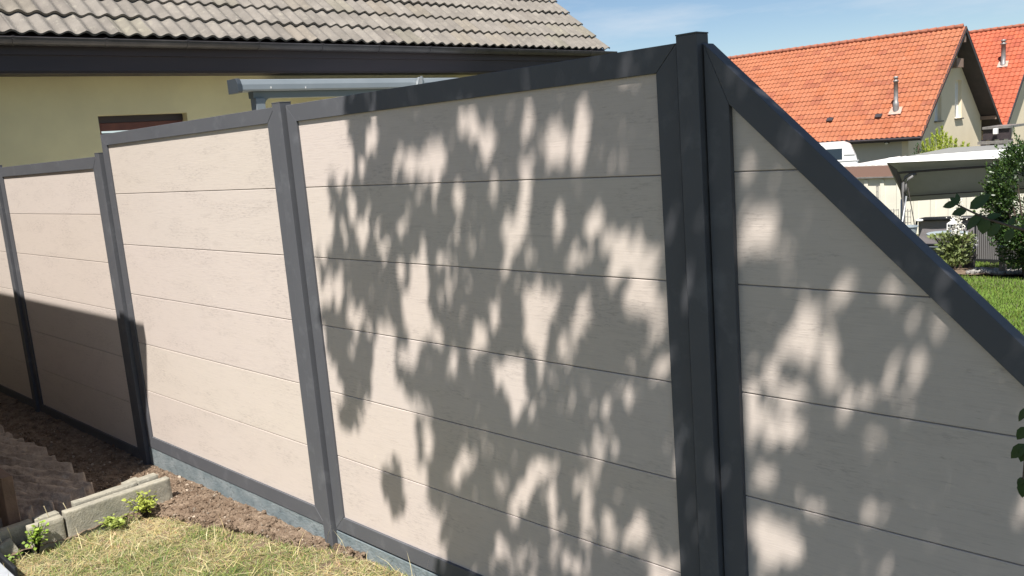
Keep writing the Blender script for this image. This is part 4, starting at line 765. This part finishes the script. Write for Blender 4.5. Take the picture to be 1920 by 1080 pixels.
b = MB(); sheet(b, w0, w1, lo1, lo0, sag=0); b.build('front_edge', M_cloth2, can, recalc=False, smooth=True)
b = MB(); r0, r1 = at(1780, 277, SY1), at(1990, 265, SY1 - .0); t0_ = at(1700, 293, SY1)
b.add([w0 + Vector((0, .01, .004)), w1 + Vector((0, .01, .004)), r1, r0, t0_], [(0, 1, 2, 3, 4)]); b.v = b.v + [(x, y, z - .012) for x, y, z in b.v]; b.f += [(5, 6, 7, 8, 9), (0, 1, 6, 5), (1, 2, 7, 6), (2, 3, 8, 7), (3, 4, 9, 8), (4, 0, 5, 9)]; b.c += [(1, 1, 1)] * 6; b.build('top_cloth', mat('weathered_top_cloth', (.20, .20, .19), rough=.9), can)
b = MB(); s0_ = at(1664, 306, SY0 + .02); s1_ = at(1680, 303, SY0 + .05); s2_ = at(1699, 345, SY1 - .2); s3_ = at(1700, 376, SY1 - .05); s4_ = at(1690, 374, SY1 - .1); s5_ = at(1686, 348, SY0 + .4)
P_ = [s0_, s1_, s2_, s3_, s4_, s5_]; b.add(P_ + [p + Vector((.02, .02, 0)) for p in P_], [(0, 1, 2, 3, 4, 5), (6, 7, 8, 9, 10, 11)] + [(i, (i + 1) % 6, (i + 1) % 6 + 6, i + 6) for i in range(6)]); b.build('side_flap', mat('dark_taupe_cloth', (.14, .13, .135), rough=.9), can)
b = MB(); b.tube([at(1686, 324, SY0 + .08), at(1780, 317, SY0 + .1), at(1990, 303, SY0 + .05)], .022, 8); b.tube([at(1702, 368, SY1 - .2), at(1990, 349, SY1 - .2)], .012, 6); b.build('canopy_bar', M_pot, can)
b = MB(); AY = SY0 + .12
b.tube([at(1718, 326, AY), at(1706, 327, AY), at(1697, 333, AY), at(1693, 343, AY), at(1693, 358, AY), at(1694, 380, AY), at(1695, 420, AY), at(1698, 500, AY)], .028, 10); b.tube([at(1712, 330, AY - .1), at(1703, 336, AY - .1), at(1698, 346, AY - .1), at(1698, 362, AY - .1)], .024, 8); b.build('frame', M_rattan, sw, smooth=True)
b = MB(); b.tube([at(1699, 368, AY - .2), at(1696, 395, AY - .3), at(1691, 425, AY - .5), Vector((at(1685, 470, AY - .8).x, AY - .8, gz(0, AY)))], .02, 8); b.tube([at(1691, 374, AY + .1), at(1690, 420, AY + .2), Vector((at(1688, 470, AY + .4).x, AY + .4, gz(0, AY)))], .026, 8); b.build('leg', M_steel, sw, smooth=True)
b = MB(); b.tube([at(1990, 330, AY), Vector((at(1990, 470, AY).x, AY, gz(0, AY)))], .026, 8); b.build('leg', M_steel, sw, smooth=True)
b = MB(); b.tube([at(1702, 350, AY - .15), at(1715, 422, AY - .15)], .009, 6); b.build('hanger_rod', M_pot, sw)
SB = 15.9
pa, pb, pc, pd = at(1722, 413, SB), at(1846, 408, SB), at(1846, 458, SB + .1), at(1722, 458, SB + .1)
b = MB(); sheet(b, pa + Vector((0, 0, .0)), pb, pc, pd, sag=0, n=10); b.build('seat_back', M_sling, sw, recalc=False, smooth=True)
b = MB(); b.tube([at(1718, 424, SB - .03), at(1719, 415, SB - .03), at(1724, 411, SB - .03), at(1735, 409, SB - .03), at(1846, 405, SB - .03), at(1849, 410, SB - .03), at(1849, 462, SB)], .022, 8); b.tube([at(1732, 412, SB - .035), at(1843, 408, SB - .035)], .03, 8); b.tube([at(1735, 459, SB), at(1849, 461, SB)], .026, 8); b.build('seat_frame', M_black, sw, smooth=True)
b = MB(); e0 = at(1724, 414, SB - .06); b.lathe((e0.x, e0.y, e0.z - .02), [(.0, 0), (.06, .01), (.075, .03), (.06, .05), (0, .06)], 14); b.build('cushion_end', M_cloth2, sw, smooth=True)
b = MB(); g0, g1 = at(1738, 462, SB + .1), at(1800, 462, SB + .1); b.box(g0.x, g1.x + .5, SB + .05, SB + .6, g0.z - .05, g0.z - .005); b.build('seat', M_alud, sw)
# slatted storage box
bx = empty('storage_box', (-3.2, 15.2, -1.1), 'grey garden box with fine upright slats beside the swing', 'garden box')
k0, k1, kb = at(1829, 413, 15.2), at(1905, 410, 15.2), at(1829, 488, 15.2)
b = MB(); x = k0.x + .02
while x < k1.x - .02: b.box(x, x + .016, 15.19, 15.215, kb.z + .03, k0.z - .02); x += .032
b.build('slat_panel', M_rattan, bx)
b = MB(); b.box(k0.x + .01, k1.x - .01, 15.216, 15.7, kb.z + .03, k0.z - .02); b.build('body', M_pot, bx)
b = MB(); b.box(k0.x - .02, k1.x + .02, 15.17, 15.72, kb.z - .04, kb.z + .029); b.box(k0.x - .02, k1.x + .02, 15.17, 15.72, k0.z - .019, k0.z + .015); b.box(k0.x - .012, k0.x + .009, 15.18, 15.23, kb.z + .03, k0.z - .02); b.build('frame', M_black, bx)
for x in (k0.x + .05, k1.x - .05): b = MB(); b.box(x - .02, x + .02, 15.2, 15.25, gz(0, 15.2) - .05, kb.z - .041); b.build('foot', M_black, bx)
# bistro table, lantern
TY = 15.0; tcn = at(1778, 438, TY); tr_ = (at(1817, 438, TY) - at(1738, 440, TY)).length / 2
tb_ = empty('bistro_table', (tcn.x, TY, gz(0, TY)), 'round blue-grey garden table on thin dark legs in front of the swing', 'table')
b = MB(); b.lathe((tcn.x, TY, tcn.z - .012), [(0, 0), (tr_ - .01, 0), (tr_, .005), (tr_, .02), (tr_ - .012, .024), (0, .024)], 32); b.build('tabletop', M_blue, tb_, smooth=False)
for a in (.6, 2.2, 3.8, 5.4):
    b = MB(); b.tube([(tcn.x + tr_ * .72 * math.cos(a), TY + tr_ * .72 * math.sin(a), tcn.z - .012), (tcn.x - tr_ * .1 * math.cos(a), TY - tr_ * .5 * math.sin(a), gz(0, TY))], .012, 6); b.build('leg', M_pot, tb_)
b = MB(); lx = at(1787, 434, TY - .1); s_ = .075
for dx in (-s_, s_):
    for dy in (-s_, s_): b.box(lx.x + dx - .008, lx.x + dx + .008, TY - .1 + dy - .008, TY - .1 + dy + .008, tcn.z + .013, tcn.z + .20)
b.box(lx.x - s_ - .015, lx.x + s_ + .015, TY - .1 - s_ - .015, TY - .1 + s_ + .015, tcn.z + .0125, tcn.z + .03); b.lathe((lx.x, TY - .1, tcn.z + .2), [(s_ * 1.5, 0), (s_ * .4, .06), (s_ * .3, .09), (0, .10)], 8)
tag(b.build('lantern', M_white), 'small white lantern standing on the round garden table', 'lantern')
# bucket
bk = at(1704, 425, 14.6); b = MB(); b.lathe((bk.x, 14.6, bk.z - .30), [(0, 0), (.10, 0), (.15, .30), (.165, .30), (.165, .315), (.145, .315), (.10, .02), (0, .02)], 20)
tag(b.build('bucket', M_blue, smooth=False), 'grey-blue bucket just above the sloping fence rail, by the swing frame', 'bucket')
b = MB(); b.lathe((bk.x, 14.6, gz(0, 14.6) - .02), [(0, 0), (.2, 0), (.2, bk.z - .301 - gz(0, 14.6) + .02), (0, bk.z - .301 - gz(0, 14.6) + .02)], 12); tag(b.build('plant_stand', M_pot), 'dark round stand under the grey-blue bucket', 'stand')
# short post lamp and potted plant on the border
pl = empty('garden_lamp', (-2.8, 13.7, -1), 'short dark post with a pale rounded head in front of the round bush', 'garden lamp'); p0 = at(1880, 512, 13.6); p1 = at(1880, 470, 13.6)
b = MB(); b.box(p0.x - .045, p0.x + .045, 13.55, 13.64, gz(0, 13.6) - .1, p1.z); b.build('post', mat('weathered_wood_post', (.2, .17, .15), rough=.9), pl, bevel=.005)
b = MB(); b.lathe((p0.x, 13.6, p1.z), [(.0, 0), (.075, .0), (.085, .05), (.06, .10), (.0, .13)], 14); b.build('lamp_head', M_white, pl, smooth=True)
pt = empty('potted_plant', (-3, 14.3, -1), 'small potted plant with pale grey leaves between flower bush and slatted box', 'potted plant'); q = at(1818, 498, 14.3)
b = MB(); b.lathe((q.x, 14.3, gz(0, 14.3) - .01), [(0, 0), (.08, 0), (.11, .22), (.12, .22), (.12, .24), (.09, .24), (.08, .2), (0, .2)], 16); b.build('pot', M_pot, pt)
b = MB(); qc = at(1815, 452, 14.3)
def pp():
    o_ = Vector((random.gauss(0, 1), random.gauss(0, 1), random.gauss(0, 1))).normalized(); return Vector((qc.x, 14.3, qc.z)) + o_ * random.uniform(.05, .16), o_
leafcloud(b, 260, pp, .05, [(1, 1, 1), (.7, .7, .75)]); b.build('foliage', mat('silver_leaf', (.30, .30, .30), rough=.8, tint=True), pt, recalc=False)
b = MB(); b.tube([(q.x, 14.3, gz(0, 14.3) + .2), qc], [.012, .008], 6); b.build('stem', M_bark, pt)
# wire obelisks
def obelisk(px, pytop, Y, lab, wpx=12, h=1.9):
    t_ = at(px, pytop, Y); r = abs(at(px + wpx, pytop, Y).x - t_.x) / 2; z0 = gz(0, Y) - .02; b = MB()
    for k in range(4): a = k * math.pi / 2 + .4; b.tube([(t_.x + r * math.cos(a), Y + r * math.sin(a), z0), (t_.x + r * .7 * math.cos(a), Y + r * .7 * math.sin(a), t_.z)], .006, 5)
    z = z0 + .3
    while z < t_.z: b.tube([(t_.x + r * .85 * math.cos(a), Y + r * .85 * math.sin(a), z + random.uniform(-.01, .01)) for a in [i * math.pi / 6 for i in range(13)]], .004, 4, cap=False); z += .13
    tag(b.build('wire_trellis', M_pipe), lab, 'trellis', 'wire plant supports before the cream garage')
obelisk(1645, 346, 18.5, 'thin dark wire plant support farther left before the cream garage wall', 5)
obelisk(1702, 392, 17.5, 'round wire plant support beside the swing leg', 14)
obelisk(1676, 392, 17.8, 'wide wire plant support just left of the swing leg, before the cream wall', 22)
